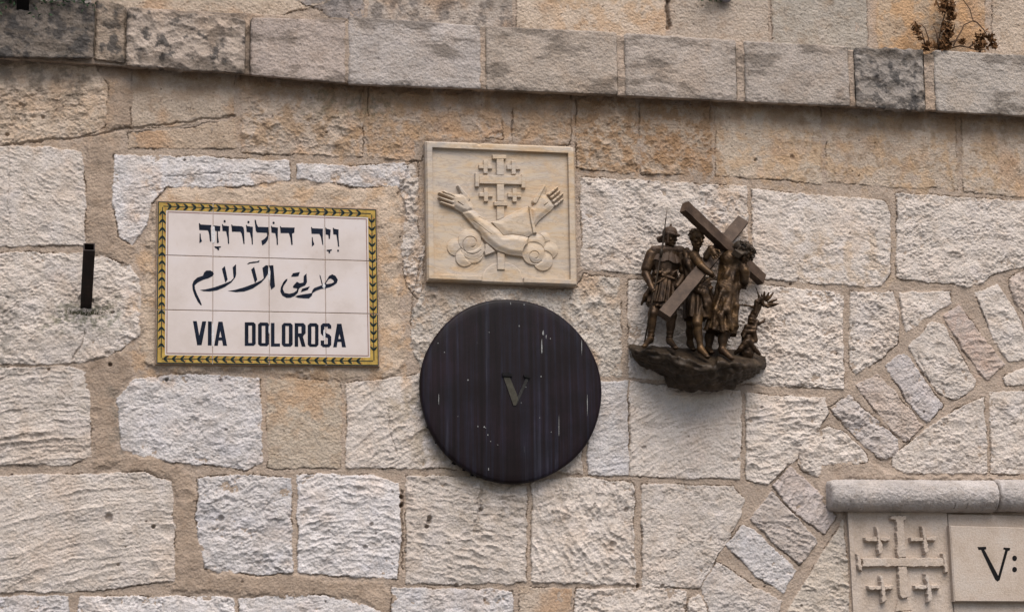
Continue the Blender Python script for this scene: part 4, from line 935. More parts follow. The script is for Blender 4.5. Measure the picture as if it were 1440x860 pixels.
# ------------------------------------------------------------------ bronze sculpture: signed distance fields turned into smooth closed meshes
class Field:
    def __init__(self, lo, hi, h=.0014):
        self.lo = np.array(lo, float); self.h = h; n = np.ceil((np.array(hi)-self.lo)/h).astype(int)+1; self.n = n
        self.f = np.full(n, .05, np.float32)
    def win(self, lo, hi):
        a = np.maximum(0, np.floor((np.array(lo)-self.lo)/self.h).astype(int)); b = np.minimum(self.n, np.ceil((np.array(hi)-self.lo)/self.h).astype(int)+1)
        sl = tuple(slice(x, max(x, y)) for x, y in zip(a, b))
        ax = [self.lo[i]+self.h*np.arange(sl[i].start, sl[i].stop) for i in range(3)]
        return sl, np.stack(np.meshgrid(*ax, indexing='ij'), -1)
    def put(self, d, sl, k, cut=False):
        f = self.f[sl]
        if cut:
            d = -d; h = np.clip(.5-.5*(f-d)/k, 0, 1); self.f[sl] = f*(1-h)+d*h+k*h*(1-h)
        else:
            h = np.clip(.5+.5*(f-d)/k, 0, 1); self.f[sl] = f*(1-h)+d*h-k*h*(1-h)
    def cap(self, a, b, ra, rb=None, k=.004, cut=False, flat=1.0):
        rb = ra if rb is None else rb; a = np.array(a, float); b = np.array(b, float); R = max(ra, rb)+.012
        sl, p = self.win(np.minimum(a, b)-R, np.maximum(a, b)+R)
        if p.size == 0: return
        e = b-a; w = p-a; t = np.clip((w@e)/(e@e+1e-12), 0, 1)
        q = w-t[..., None]*e
        if flat != 1.0: q = q*np.array([1, 1/flat, 1])
        self.put(np.linalg.norm(q, axis=-1)-(ra+(rb-ra)*t), sl, k, cut)
    def chain(self, pts, rad, k=.004):
        for i in range(len(pts)-1): self.cap(pts[i], pts[i+1], rad[i], rad[i+1], k)
    def ell(self, c, r, R=None, k=.004, cut=False):
        c = np.array(c, float); r = np.array(r, float); m = r.max()+.012; sl, p = self.win(c-m, c+m)
        if p.size == 0: return
        q = p-c
        if R is not None: q = q@R
        k0 = np.linalg.norm(q/r, axis=-1); k1 = np.linalg.norm(q/(r*r), axis=-1)+1e-9
        self.put(k0*(k0-1)/k1, sl, k, cut)
    def cone(self, a, b, ra, rb, folds=0, amp=0, k=.004, ph=0., wav=0., hemrag=0.):
        """draped tapered cylinder from a (top) to b (hem); ra, rb = (side, depth) radii; radiating folds grow downward"""
        a = np.array(a, float); b = np.array(b, float); R = max(*ra, *rb)+.014
        sl, p = self.win(np.minimum(a, b)-R, np.maximum(a, b)+R)
        e = b-a; L = np.linalg.norm(e); t_ = ((p-a)@e)/(L*L); t = np.clip(t_, 0, 1); q = p-a-t[..., None]*e
        rx = ra[0]+(rb[0]-ra[0])*t; ry = ra[1]+(rb[1]-ra[1])*t
        th = np.arctan2(q[..., 1]/ry, q[..., 0]/rx)
        f = 1+amp*(.35+.65*t)*(np.sin(folds*th+ph+wav*np.sin(5*t+2*th))+.5*np.sin(folds*1.7*th+2.1*ph+3*t))
        d = (np.hypot(q[..., 0]/rx, q[..., 1]/ry)-f)*np.minimum(rx, ry)
        dz = np.maximum(-t_*L, (t_-1)*L+hemrag*np.sin(7*th))
        self.put(np.maximum(d, dz*.95), sl, k)
    def ripple(self, scale, amp, seed=0, aniso=(1, 1, 1)):
        m = np.abs(self.f) < .006; idx = np.argwhere(m); P = (self.lo+idx*self.h)*np.array(aniso)
        self.f[m] += amp*noise3(P, scale, seed).astype(np.float32)*2
    def mesh(self):
        f = self.f; s = f < 0; nx_, ny_, nz_ = f.shape; C8 = s[:-1, :-1, :-1].astype(np.int8)*0
        for a in (0, 1):
            for b in (0, 1):
                for c in (0, 1): C8 += s[a:nx_-1+a, b:ny_-1+b, c:nz_-1+c]
        act = (C8 > 0) & (C8 < 8); idx = np.argwhere(act); vid = np.full(act.shape, -1, np.int32); vid[act] = np.arange(len(idx))
        sm_ = np.zeros((len(idx), 3)); cnt = np.zeros(len(idx))
        cor = [(a, b, c) for a in (0, 1) for b in (0, 1) for c in (0, 1)]
        for p in cor:
            for ax in range(3):
                if p[ax]: continue
                q = list(p); q[ax] = 1
                fa = f[idx[:, 0]+p[0], idx[:, 1]+p[1], idx[:, 2]+p[2]]; fb = f[idx[:, 0]+q[0], idx[:, 1]+q[1], idx[:, 2]+q[2]]
                m = (fa < 0) != (fb < 0); t = np.where(m, fa/(fa-fb+1e-12), 0)
                pos = np.tile(np.array(p, float), (len(idx), 1)); pos[:, ax] += t
                sm_ += pos*m[:, None]; cnt += m
        V = self.lo+(idx+sm_/np.maximum(cnt, 1)[:, None])*self.h
        Fs = []
        for ax in range(3):
            o1, o2 = [(1, 2), (2, 0), (0, 1)][ax]
            sa = [slice(None)]*3; sb = [slice(None)]*3; sa[ax] = slice(None, -1); sb[ax] = slice(1, None)
            ch = s[tuple(sa)] != s[tuple(sb)]; e = np.argwhere(ch); fl = s[tuple(sa)][ch]
            ok = (e[:, o1] > 0) & (e[:, o2] > 0) & (e[:, o1] < f.shape[o1]-1) & (e[:, o2] < f.shape[o2]-1); e = e[ok]; fl = fl[ok]
            def g(d1, d2):
                q = e.copy(); q[:, o1] -= d1; q[:, o2] -= d2; return vid[q[:, 0], q[:, 1], q[:, 2]]
            Q = np.stack([g(1, 1), g(0, 1), g(0, 0), g(1, 0)], -1); Q[~fl] = Q[~fl][:, ::-1]; Fs.append(Q)
        F = np.vstack(Fs); return V, F[(F >= 0).all(1)]
def field_obj(name, fld, mat, parent):
    V, F = fld.mesh(); return link(name, np_mesh(name, V, F), mat, parent)
def bronze(name, dark, mid_, hi, metal, rough, dust=.35):
    m, n, l, b = new_mat(name); pos = n.new('ShaderNodeNewGeometry').outputs['Position']
    a = noise_node(n, l, pos, 26, 6, .65); r = ramp(n, [(.32, dark), (.52, mid_), (.74, hi)]); l.new(a.outputs[0], r.inputs[0])
    s = noise_node(n, l, pos, 130, 4, .75); r2 = ramp(n, [(.64, (0, 0, 0)), (.8, (1, 1, 1))]); l.new(s.outputs[0], r2.inputs[0])
    mu = n.new('ShaderNodeMath'); mu.operation = 'MULTIPLY'; mu.inputs[1].default_value = dust; l.new(r2.outputs[0], mu.inputs[0])
    c = mixc(n, l, mu.outputs[0], r.outputs[0], (.16, .13, .105)); l.new(c, b.inputs['Base Color'])
    b.inputs['Metallic'].default_value = metal; b.inputs['Roughness'].default_value = rough; b.inputs['Specular IOR Level'].default_value = .22
    bn = noise_node(n, l, pos, 300, 4, .65); bp = n.new('ShaderNodeBump'); bp.inputs['Strength'].default_value = .35; bp.inputs['Distance'].default_value = .0015; l.new(bn.outputs[0], bp.inputs['Height']); l.new(bp.outputs[0], b.inputs['Normal'])
    return m
BZ = bronze('brown_bronze', (.018, .0105, .0060), (.050, .029, .0155), (.125, .072, .034), .5, .4)
BZG = bronze('golden_bronze', (.018, .0105, .0055), (.052, .029, .0130), (.135, .074, .028), .45, .42, .2)
BZD = bronze('dark_bronze', (.016, .0105, .0063), (.034, .0225, .0135), (.080, .055, .035), .15, .5)
BZX = bronze('weathered_bronze', (.034, .0205, .0130), (.066, .041, .0265), (.115, .076, .052), .08, .62, .9)

sculp = tag(empty('bronze_sculpture', pt(980, 500, .06)), 'dark bronze sculpture of a soldier and two men with a slanting cross on a rock', 'sculpture')
K = lambda u_, v_, d_: pt(u_, v_, d_*.01)
def bounds(pts, m): p = np.array(pts); return p.min(0)-m, p.max(0)+m
def head(F, c, r, fd, beard=0., hair=True):
    fd = np.array(fd, float); fd /= np.linalg.norm(fd); up = np.array([0, 0, 1.]); up = up-fd*(up@fd); up /= np.linalg.norm(up); sd_ = np.cross(fd, up); c = np.array(c)
    R = np.stack([sd_, fd, up], 1); P = lambda s_, f_, u_: c+sd_*s_*r+fd*f_*r+up*u_*r
    F.ell(P(0, -.08, .22), (.74*r, .92*r, .82*r), R, .003); F.ell(P(0, .12, -.35), (.56*r, .68*r, .68*r), R, .004)
    F.cap(P(-.4, .68, .2), P(.4, .68, .2), .17*r, k=.002); F.cap(P(0, .80, .12), P(0, 1.02, -.22), .10*r, .17*r, .0015)
    for s_ in (-1, 1):
        F.ell(P(.33*s_, .88, .03), (.17*r, .17*r, .13*r), R, .0015, True); F.ell(P(.33*s_, .66, .02), (.13*r, .13*r, .10*r), R, .0008)
        F.ell(P(.72*s_, -.05, -.02), (.1*r, .2*r, .28*r), R, .0015); F.ell(P(.42*s_, .52, -.22), (.2*r, .2*r, .16*r), R, .003)
    F.cap(P(-.2, .76, -.50), P(.2, .76, -.50), .085*r, k=.0012); F.cap(P(-.15, .72, -.62), P(.15, .72, -.62), .08*r, k=.0015); F.ell(P(0, .62, -.85), (.22*r, .2*r, .2*r), R, .003)
    if beard:
        for s_ in np.linspace(-.5, .5, 5): F.cap(P(s_*.9, .5-abs(s_)*.5, -.62), P(s_*.6, .55-abs(s_)*.4, -.95-beard*(.6-abs(s_))), .2*r, .09*r, .002)
        F.cap(P(-.34, .72, -.55), P(0, .82, -.42), .085*r, k=.0015); F.cap(P(.34, .72, -.55), P(0, .82, -.42), .085*r, k=.0015)
    if hair:
        rr = np.random.default_rng(3)
        for i in range(46):
            th = rr.uniform(0, 2*math.pi); z = rr.uniform(-.1, 1.0); q = math.sqrt(max(0, 1-z*z)); fx = q*math.cos(th)
            if fx > .45 and z < .62: continue
            F.ell(P(q*math.sin(th)*.75, fx*.9-.08, .24+z*.80), (.15*r,)*3, None, .0012)
    return P
def hand(F, w, dirv, side, L, curl=.5, thumb=1):
    """palm, four unequal bent fingers and a thumb; w = wrist"""
    w = np.array(w); d = np.array(dirv, float); d /= np.linalg.norm(d); s_ = np.array(side, float); s_ -= d*(s_@d); s_ /= np.linalg.norm(s_); n_ = np.cross(d, s_)
    F.cap(w, w+d*L*.42, L*.15, L*.17, .003)
    for i, (o, ln) in enumerate(((-.24, .40), (-.08, .47), (.08, .44), (.24, .34))):
        k0 = w+d*L*.48+s_*o*L; k1 = k0+(d*math.cos(curl*.6)+n_*math.sin(curl*.6))*L*ln*.5; k2 = k1+(d*math.cos(curl*1.8)+n_*math.sin(curl*1.8))*L*ln*.5
        F.cap(w+d*L*.3+s_*o*.7*L, k0, L*.085, L*.08, .002); F.cap(k0, k1, L*.078, L*.07, .001); F.cap(k1, k2, L*.07, L*.055, .001)
    t0 = w+d*L*.15-s_*thumb*.15*L; t1 = w+d*L*.38-s_*thumb*.36*L+n_*L*.12; t2 = t1+d*L*.22+n_*L*.12
    F.cap(t0, t1, L*.095, L*.08, .002); F.cap(t1, t2, L*.078, L*.06, .001)
def foot(F, ank, toe, r):
    ank = np.array(ank); toe = np.array(toe); h_ = ank+(toe-ank)*.05; h_[2] = ank[2]-r*.45
    F.cap(ank, h_, r*.95, r*.9, .003); F.cap(ank+(toe-ank)*.15, toe, r*.95, r*.62, .004, flat=1.0); d = (toe-ank); d[2] = 0; d /= np.linalg.norm(d)+1e-9; sd_ = np.array([-d[1], d[0], 0])
    for i, o in enumerate((-.8, -.35, .1, .5, .85)): F.cap(toe+sd_*o*r*.7-d*r*.3, toe+sd_*o*r*.75+d*r*(.55-.25*abs(o)), r*.27, r*.2, .0012)

# rock base: lofted cross-sections with ledges and clefts
bu = np.linspace(884, 1076, 150); prof = []
top_b = np.interp(bu, [884, 900, 930, 960, 1000, 1040, 1076], [483, 484, 486, 488, 489, 490, 497])
lip_v = np.interp(bu, [884, 890, 915, 938, 945, 953, 957, 985, 1006, 1010, 1040, 1070, 1076], [488, 491, 494, 496, 500, 501, 503, 511, 515, 507, 510, 512, 508])
lip_d = np.interp(bu, [884, 892, 920, 950, 1000, 1040, 1066, 1076], [2.5, 7, 12, 15, 17, 15, 10, 3])
bot_v = np.interp(bu, [884, 888, 895, 910, 935, 942, 950, 975, 1000, 1030, 1050, 1062, 1070, 1076], [492, 500, 508, 520, 530, 541, 549, 552, 549, 544, 533, 528, 521, 519])
nprof = 60
for i, u_ in enumerate(bu):
    ld = lip_d[i]; A = K(u_, top_b[i], -.6); B = K(u_, lip_v[i], ld); Cc = K(u_, lip_v[i]+.22*(bot_v[i]-lip_v[i])+2, ld*.97); Dd = K(u_, lip_v[i]+.6*(bot_v[i]-lip_v[i]), ld*.72); Ee = K(u_, bot_v[i], max(1.2, ld*.30)); Ff = K(u_, bot_v[i]-3, -.6)
    P = np.array([A, B, Cc, Dd, Ee, Ff]); L = np.r_[0, np.cumsum(np.linalg.norm(np.diff(P, axis=0), axis=1))]; t = np.linspace(0, L[-1], nprof)
    prof.append(np.stack([np.interp(t, L, P[:, j]) for j in range(3)], -1))
RB = np.array(prof); T1 = np.gradient(RB, axis=0); T2 = np.gradient(RB, axis=1); NN = np.cross(T2, T1); NN /= np.linalg.norm(NN, axis=-1, keepdims=True)+1e-9
if (NN[75, 20]@np.array([0, -1, 0])) < 0: NN = -NN
x_, z_ = RB[..., 0], RB[..., 2]-.6*RB[..., 1]
under = sm(16, 24, np.arange(nprof))[None]*np.ones(len(bu))[:, None]
dsp = under*(.003-.65*env(x_*.55+z_*.25, z_, .022, .008, .007, .005, 3)-.5*env(x_, z_*1.2, .009, .003, .003, .002, 8)+.006*fbm(x_/.05, z_/.011, 4, 4))+(1-under)*(.001-.5*env(x_, RB[..., 1]*1.3, .035, .003, .003, .002, 5)+.0012*fbm(x_/.03, RB[..., 1]/.03, 4, 6))
wgt = np.ones_like(dsp); wgt[:, 0] = wgt[:, -1] = 0; RB = RB+NN*(dsp*wgt)[..., None]
gf = grid_faces(*RB.shape[:2]); V = list(RB.reshape(-1, 3)); F = [tuple(f) for f in gf]
F.append(tuple(range(nprof))); F.append(tuple(range((len(bu)-1)*nprof, len(bu)*nprof))[::-1])
bm_me = py_mesh('rock_base', V, F, True); link('rock_base', bm_me, BZD, sculp)
def rock_z(u_): return None

# the cross: two squared beams, halved together
def beam(pa, pb, wdir, w_, th, seed):
    pa, pb = np.array(pa), np.array(pb); t = pb-pa; L = np.linalg.norm(t); t /= L; n_ = np.array(wdir, float); n_ -= t*(n_@t); n_ /= np.linalg.norm(n_); a = np.cross(t, n_)
    m = 40; secs = [(-1, -1), (-.9, -1.03), (.9, -1.03), (1, -1), (1.03, 0), (1, 1), (0, 1.0), (-1, 1), (-1.03, 0)]; V = []; rr = np.random.default_rng(seed)
    for i in range(m+1):
        for j, (x, y) in enumerate(secs):
            w2 = w_/2*(1+.03*math.sin(i*.9+seed)+rr.uniform(-.02, .02)); V.append(pa+t*L*i/m+a*x*w2+n_*y*th/2)
    k = len(secs); F = [(i*k+j, i*k+(j+1) % k, (i+1)*k+(j+1) % k, (i+1)*k+j) for i in range(m) for j in range(k)]
    F += [tuple(range(k))[::-1], tuple(range(m*k, m*k+k))]; return V, F
crs = empty('cross', K(1020, 335, 12)); crs.parent = sculp; crs.matrix_parent_inverse = Matrix.Translation(-sculp.location)
def wloc(p): return Vector(p.location) if p.parent is not crs else Vector(crs.location)
VIEW = -(fw)
link('long_beam', py_mesh('long_beam', *beam(K(933, 444, 18.5), K(1043.5, 311, 3.3), VIEW+np.array([-.15, 0, .1]), .0365, .026, 1)), BZX, crs)
link('cross_beam', py_mesh('cross_beam', *beam(K(962, 290.5, 17.5), K(1071.5, 393.5, 2.2), VIEW+np.array([.15, 0, .55]), .033, .024, 2)), BZX, crs)
scr = []
rr = np.random.default_rng(12)

# ---- soldier
sol = empty('soldier_figure', K(935, 480, 6)); sol.parent = sculp; sol.matrix_parent_inverse = Matrix.Translation(-sculp.location)
lo, hi = bounds([K(896, 505, 1), K(972, 300, 1), K(896, 505, 14), K(972, 300, 14)], .01)
B = Field(lo, hi, .0014)
B.cap(K(940, 357, 6.5), K(940, 343, 7.4), .0115, .010); hc = K(941.5, 334.5, 8.0)
PH = head(B, hc, .0240, (.62, -.75, -.18), hair=False)
B.ell(K(936, 372, 6), (.041, .026, .034)); B.ell(K(934, 398, 5.8), (.032, .024, .03))
for a, b_, c, r in ((K(916, 360, 6), K(908, 385, 6), K(918, 407, 9.2), 1), (K(959, 360, 6), K(963, 386, 6.5), K(952, 402, 9), 1)):
    B.cap(a, b_, .0165, .0125, .006); B.cap(b_, c, .0122, .0085, .004)
hand(B, K(917, 405, 9.0), K(923, 413, 10.2)-K(917, 405, 9.0), (.2, -1, .2), .026, 1.2)
for hp, kn, an, toe in ((K(925, 420, 5.5), K(918, 441, 7.8), K(915, 476, 6.6), K(906, 486.5, 10.5)), (K(942, 420, 5.5), K(945, 443, 8.2), K(941, 478, 7.0), K(950, 489, 11.5))):
    B.cap(hp, kn, .0195, .0145, .005); B.cap(kn, an, .0140, .0088, .004); B.ell((np.array(kn)*.65+np.array(an)*.35)+np.array([0, .004, 0]), (.0135, .0135, .022)); foot(B, np.array(an), np.array(toe), .0105)
    for q in (.55, .72, .88): 
        p_ = np.array(kn)*(1-q)+np.array(an)*q; B.ell(p_, (.0118, .0118, .0022), None, .0012)
field_obj('body', B, BZ, sol)
B = Field(lo, hi, .0014)     # tunic with pleated skirt, belt
B.cone(K(936, 352, 6.2), K(934, 392, 6.0), (.043, .026), (.033, .027), 9, .03); B.cone(K(934, 388, 6.0), K(930, 429, 6.6), (.034, .028), (.045, .034), 15, .075, ph=1., wav=.6, hemrag=.0015)
B.cone(K(931, 426, 6.5), K(930, 434, 6.5), (.040, .029), (.041, .030), 11, .05)
for a, b_ in ((K(916, 358, 6), K(909, 377, 6.1)), (K(958, 358, 6), K(963, 378, 6.2))): B.cap(a, b_, .0170, .0160, .006); 
for i, t in enumerate(np.linspace(-1.25, 1.25, 13)):
    c = np.array(K(934, 386.5, 6.0)); B.ell(c+np.array([.036*math.sin(t), -.030*math.cos(t), .004*math.sin(i*2.1)]), (.0055, .0045, .0070), None, .004)
B.cap(K(920, 400, 9), K(952, 380, 8.6), .003, .003, .002); B.cap(K(922, 384, 8.8), K(948, 392, 9), .0042, .0042, .002)
B.ell(K(922, 391, 9.3), (.008, .007, .008), None, .002); B.ell(K(928, 383, 9.6), (.007, .006, .006), None, .002)
B.chain([K(919, 398, 8.4), K(908, 416, 7), K(902, 428, 6)], [.006, .007, .003]); B.chain([K(948, 395, 8), K(950, 420, 8)], [.008, .006])
B.ripple(.006, .0008, 2, (1, 1, .35)); field_obj('tunic', B, BZ, sol)
B = Field(lo, hi, .0014)     # shoulder cape with scalloped lower edge
B.cone(K(938, 347.5, 6.6), K(936, 370, 6.4), (.022, .017), (.048, .0315), 14, .04, hemrag=.003); B.ell(K(938, 352, 6.4), (.038, .026, .012)); B.cap(K(920, 352, 6.4), K(957, 352, 6.4), .014, .014); B.ripple(.005, .0006, 5, (1, 1, .3))
field_obj('shoulder_cape', B, BZX, sol)
B = Field(lo, hi, .0012)     # helmet
B.ell(PH(0, -.05, .62), (.0222, .0240, .0195)); B.ell(PH(0, -.05, .05), (.017, .020, .032), None, .003, True); B.ell(PH(0, .5, -.2), (.013, .018, .018), None, .002, True)
B.chain([PH(-.85, .1, .55), PH(-.5, .95, .42), PH(0, 1.22, .36), PH(.5, .95, .42), PH(.85, .1, .55)], [.0028, .0036, .004, .0036, .0028]); B.chain([PH(-.85, -.35, .1), PH(-.6, -1.15, -.25), PH(0, -1.4, -.35), PH(.6, -1.15, -.25), PH(.85, -.35, .1)], [.004, .006, .0065, .006, .004])
B.cap(PH(0, -.05, 1.35), PH(0, -.05, 1.6), .003, .0036, .001); B.chain([PH(-.88, .3, .45), PH(-.75, .35, -.6)], [.0035, .003]); B.chain([PH(.88, .3, .45), PH(.75, .35, -.6)], [.0035, .003])
field_obj('helmet', B, BZX, sol)
sp_ = link('spear', py_mesh('spear', *merge([tube([K(905, 488, 8.5), K(920, 408, 10), K(932, 345, 10.3), K(936, 310, 10.0), K(938.3, 292, 9.8)], [.0022, .0026, .0026, .0016, .0005], 8), tube([K(929, 362, 10.3), K(930.2, 353, 10.3), K(931, 349, 10.3)], [.0035, .0055, .003], 8)]), True), BZD, sol)

# ---- man helping with the beam
hel = empty('helper_figure', K(978, 490, 8)); hel.parent = sculp; hel.matrix_parent_inverse = Matrix.Translation(-sculp.location)
lo, hi = bounds([K(952, 515, 1), K(1022, 310, 1), K(952, 515, 18), K(1022, 310, 18)], .01)
B = Field(lo, hi, .0014)
B.cap(K(977, 362, 8), K(979.5, 346, 9.2), .0115, .0105); PH2 = head(B, K(979.5, 335, 10.6), .0275, (.30, -.90, -.30), beard=.45)
B.ell(K(976, 374, 8), (.034, .024, .036)); B.ell(K(978, 400, 8), (.029, .023, .03))
B.ell(K(976, 360, 9.5), (.017, .016, .016)); B.cap(K(975, 359, 9.6), K(986, 374, 12.6), .0150, .0115, .006); B.cap(K(986, 374, 12.6), K(1000, 385, 14.6), .0115, .0085, .004); hand(B, K(999, 384, 14.6), (.6, .1, -.75), (.7, -.2, .5), .027, .9)
B.cap(K(966, 360, 6.5), K(960, 380, 7), .014, .012); B.cap(K(994, 358, 8.5), K(1000, 349.5, 12.3), .0115, .010, .005); hand(B, K(1001, 350.5, 12.8), (.42, -.25, -.85), (.8, -.4, .3), .042, .55, -1)
B.cap(K(999, 350, 12.4), K(993, 362, 11.8), .0095, .0085, .004)
for hp, kn, an, toe in ((K(982, 425, 9), K(980, 455, 11.5), K(985, 490, 11.8), K(995, 501.5, 15)), (K(972, 425, 6), K(972, 456, 6.5), K(970, 482, 4.5), K(975, 491, 7.5))):
    B.cap(hp, kn, .0205, .0150, .005); B.cap(kn, an, .0138, .0085, .004); B.ell(np.array(kn)*.65+np.array(an)*.35+np.array([0, .005, 0]), (.0135, .014, .023)); B.ell(np.array(kn)+np.array([0, -.004, 0]), (.012, .011, .012)); foot(B, np.array(an), np.array(toe), .0108)
field_obj('body', B, BZG, hel)
B = Field(lo, hi, .0014)
B.cone(K(974, 364, 8), K(977, 402, 8), (.035, .026), (.031, .026), 7, .05, ph=.5); B.cone(K(977, 398, 8), K(979, 448.5, 8.8), (.032, .027), (.0375, .034), 8, .07, ph=2, wav=.8, hemrag=.0015)
B.chain([K(963, 353, 8.4), K(968, 372, 10), K(980, 398, 10.7)], [.007, .006, .006], .009); B.chain([K(966, 351, 8.8), K(971, 356, 9.6), K(969, 362, 9.9)], [.0075, .007, .005])
for k_, (a, b_, c) in enumerate(((K(966, 402, 10.6), K(982, 408, 12), K(998, 398, 11)), (K(968, 397, 10.6), K(984, 402, 12), K(998, 392, 11)), (K(978, 408, 11.6), K(990, 412, 12.2), K(1001, 404, 10.6)))): B.chain([np.array(q)+np.array([0, .003, 0]) for q in (a, b_, c)], [.0050, .0066, .0055], .006)
B.chain([K(992, 405, 11.8), K(996, 425, 11.5), K(999, 446, 10.5)], [.0075, .0095, .008], .008); B.chain([K(988, 410, 12), K(992, 430, 12), K(997, 447, 11)], [.004, .005, .004], .007); B.chain([K(998, 406, 10.6), K(1003, 428, 9.6), K(1003, 446, 9)], [.006, .007, .006])
B.ripple(.007, .0009, 3, (1, 1, .4)); field_obj('tunic', B, BZ, hel)

# ---- bowed man bearing the cross
bea = empty('cross_bearer_figure', K(1018, 490, 9)); bea.parent = sculp; bea.matrix_parent_inverse = Matrix.Translation(-sculp.location)
lo, hi = bounds([K(984, 515, 1), K(1068, 330, 1), K(984, 515, 19), K(1068, 330, 19)], .012)
B = Field(lo, hi, .0014)
B.cap(K(1036, 366, 9), K(1045, 358, 12.2), .0125, .0115); PH3 = head(B, K(1048, 355.5, 13.2), .0270, (.80, -.30, -.62), beard=.5, hair=False)
B.ell(K(1030, 378, 9), (.032, .026, .036)); B.ell(K(1022, 410, 9), (.030, .024, .035))
for hp, kn, an, toe in ((K(1008, 440, 9), K(1020, 468, 11.5), K(1014.5, 491, 11), K(1029, 503.5, 14.6)), (K(1004, 440, 7), K(1001, 464, 6.5), K(996, 490, 5.4), K(1001, 495, 8))):
    B.cap(hp, kn, .021, .0150, .005); B.cap(kn, an, .0140, .0090, .004); B.ell(np.array(kn)*.6+np.array(an)*.4+np.array([-.003, .004, 0]), (.0138, .0138, .022)); foot(B, np.array(an), np.array(toe), .0112)
B.cap(K(1047, 392, 9), K(1047, 401, 11), .0105, .009); hand(B, K(1047, 399, 11), (-.3, -.25, -.9), (.9, -.2, 0), .028, .9)
field_obj('body', B, BZ, bea)
B = Field(lo, hi, .0014)     # long robe and sleeve
B.ell(K(1027, 366, 10.2), (.031, .028, .030), None, .010); B.ell(K(1036, 362, 10), (.022, .024, .018), None, .010); B.cone(K(1030, 364, 9.4), K(1023, 408, 9.4), (.037, .032), (.034, .031), 8, .05, ph=1.2, wav=1.2); B.cone(K(1024, 402, 9.4), K(1013, 468.5, 9.6), (.034, .031), (.0455, .040), 9, .075, ph=.4, wav=1.6, hemrag=.002)
B.chain([K(1041, 366, 11.5), K(1047, 381, 12.5), K(1047, 396, 12.3)], [.0165, .0155, .0130]); 
for k_, (a, b_) in enumerate(((K(1038, 376, 12), K(1053, 380, 11.8)), (K(1039, 384, 12), K(1054, 388, 11.6)), (K(1040, 392, 11.6), K(1053, 396, 11)))): B.cap(np.array(a)+np.array([0, .002, 0]), np.array(b_)+np.array([0, .002, 0]), .0034, .0030, .006)
for k_, P in enumerate(([K(1030, 372, 12), K(1022, 386, 12.4), K(1016, 402, 12)], [K(1036, 376, 12.3), K(1030, 394, 12.8), K(1018, 408, 12.4)], [K(1014, 398, 12), K(1028, 404, 12.8), K(1042, 400, 12)], [K(1014, 403, 12), K(1026, 409, 12.8), K(1040, 404, 12)], [K(1028, 412, 12.8), K(1024, 436, 13.6), K(1030, 464, 13.8)], [K(1014, 410, 12.4), K(1006, 436, 13.2), K(1003, 462, 13)], [K(1022, 425, 13.2), K(1014, 444, 13.8), K(1016, 466, 13.8)], [K(1032, 408, 12), K(1036, 430, 12.4), K(1036, 458, 12)])): B.chain([np.array(q)+np.array([0, .0050-.005*(k_ > 3), 0]) for q in P], [.0040, .0052, .0046], .012)
B.ripple(.008, .0011, 7, (1, 1, .5)); B.ripple(.004, .0005, 8); field_obj('robe', B, BZG, bea)
B = Field(lo, hi, .0012)     # hair with plaited crown of thorns
B.ell(PH3(0, -.2, .35), (.0225, .0245, .0215)); B.ell(PH3(0, -.85, .25), (.020, .019, .018), None, .008); B.ell(PH3(0, .55, -.1), (.012, .014, .012), None, .002, True)
r6 = np.random.default_rng(9)
for i in range(42):
    th = r6.uniform(0, 2*math.pi); z = r6.uniform(-.3, 1); q = math.sqrt(1-z*z); a = PH3(q*math.sin(th)*.85, q*math.cos(th)*.95-.15, .25+.85*z)
    b_ = np.array(a)+np.array([r6.uniform(-.012, .006), r6.uniform(-.006, .004), r6.uniform(-.012, .002)]); B.cap(a, b_, .0040, .0028, .0012)
for i in range(9): B.chain([PH3(-.6, .2-.12*i, .1-.06*i), PH3(-.95, -.1-.1*i, -.5), PH3(-.8, -.2-.1*i, -1.1)], [.004, .0038, .003], .0012)
for i in range(9): B.chain([PH3(.6, .2-.12*i, .1-.06*i), PH3(.95, -.1-.1*i, -.5), PH3(.8, -.2-.1*i, -1.0)], [.004, .0038, .003], .0012)
field_obj('hair', B, BZD, bea)
th_ = []
for k_ in range(2):
    P = [PH3(1.02*math.sin(t), 1.05*math.cos(t)-.15, .62+.10*math.sin(5*t+k_*3.1)) for t in np.linspace(0, 2*math.pi, 40)]; th_.append(tube(P, .0020, 6))
for i in range(16):
    t = i*.393; a = PH3(1.02*math.sin(t), 1.05*math.cos(t)-.15, .62); b_ = PH3(1.32*math.sin(t+.2), 1.35*math.cos(t+.2)-.15, .62+.3*math.sin(i*2.3)); th_.append(tube([a, b_], [.0015, .0004], 5))
link('thorn_crown', py_mesh('thorn_crown', *merge(th_), True), BZD, bea)

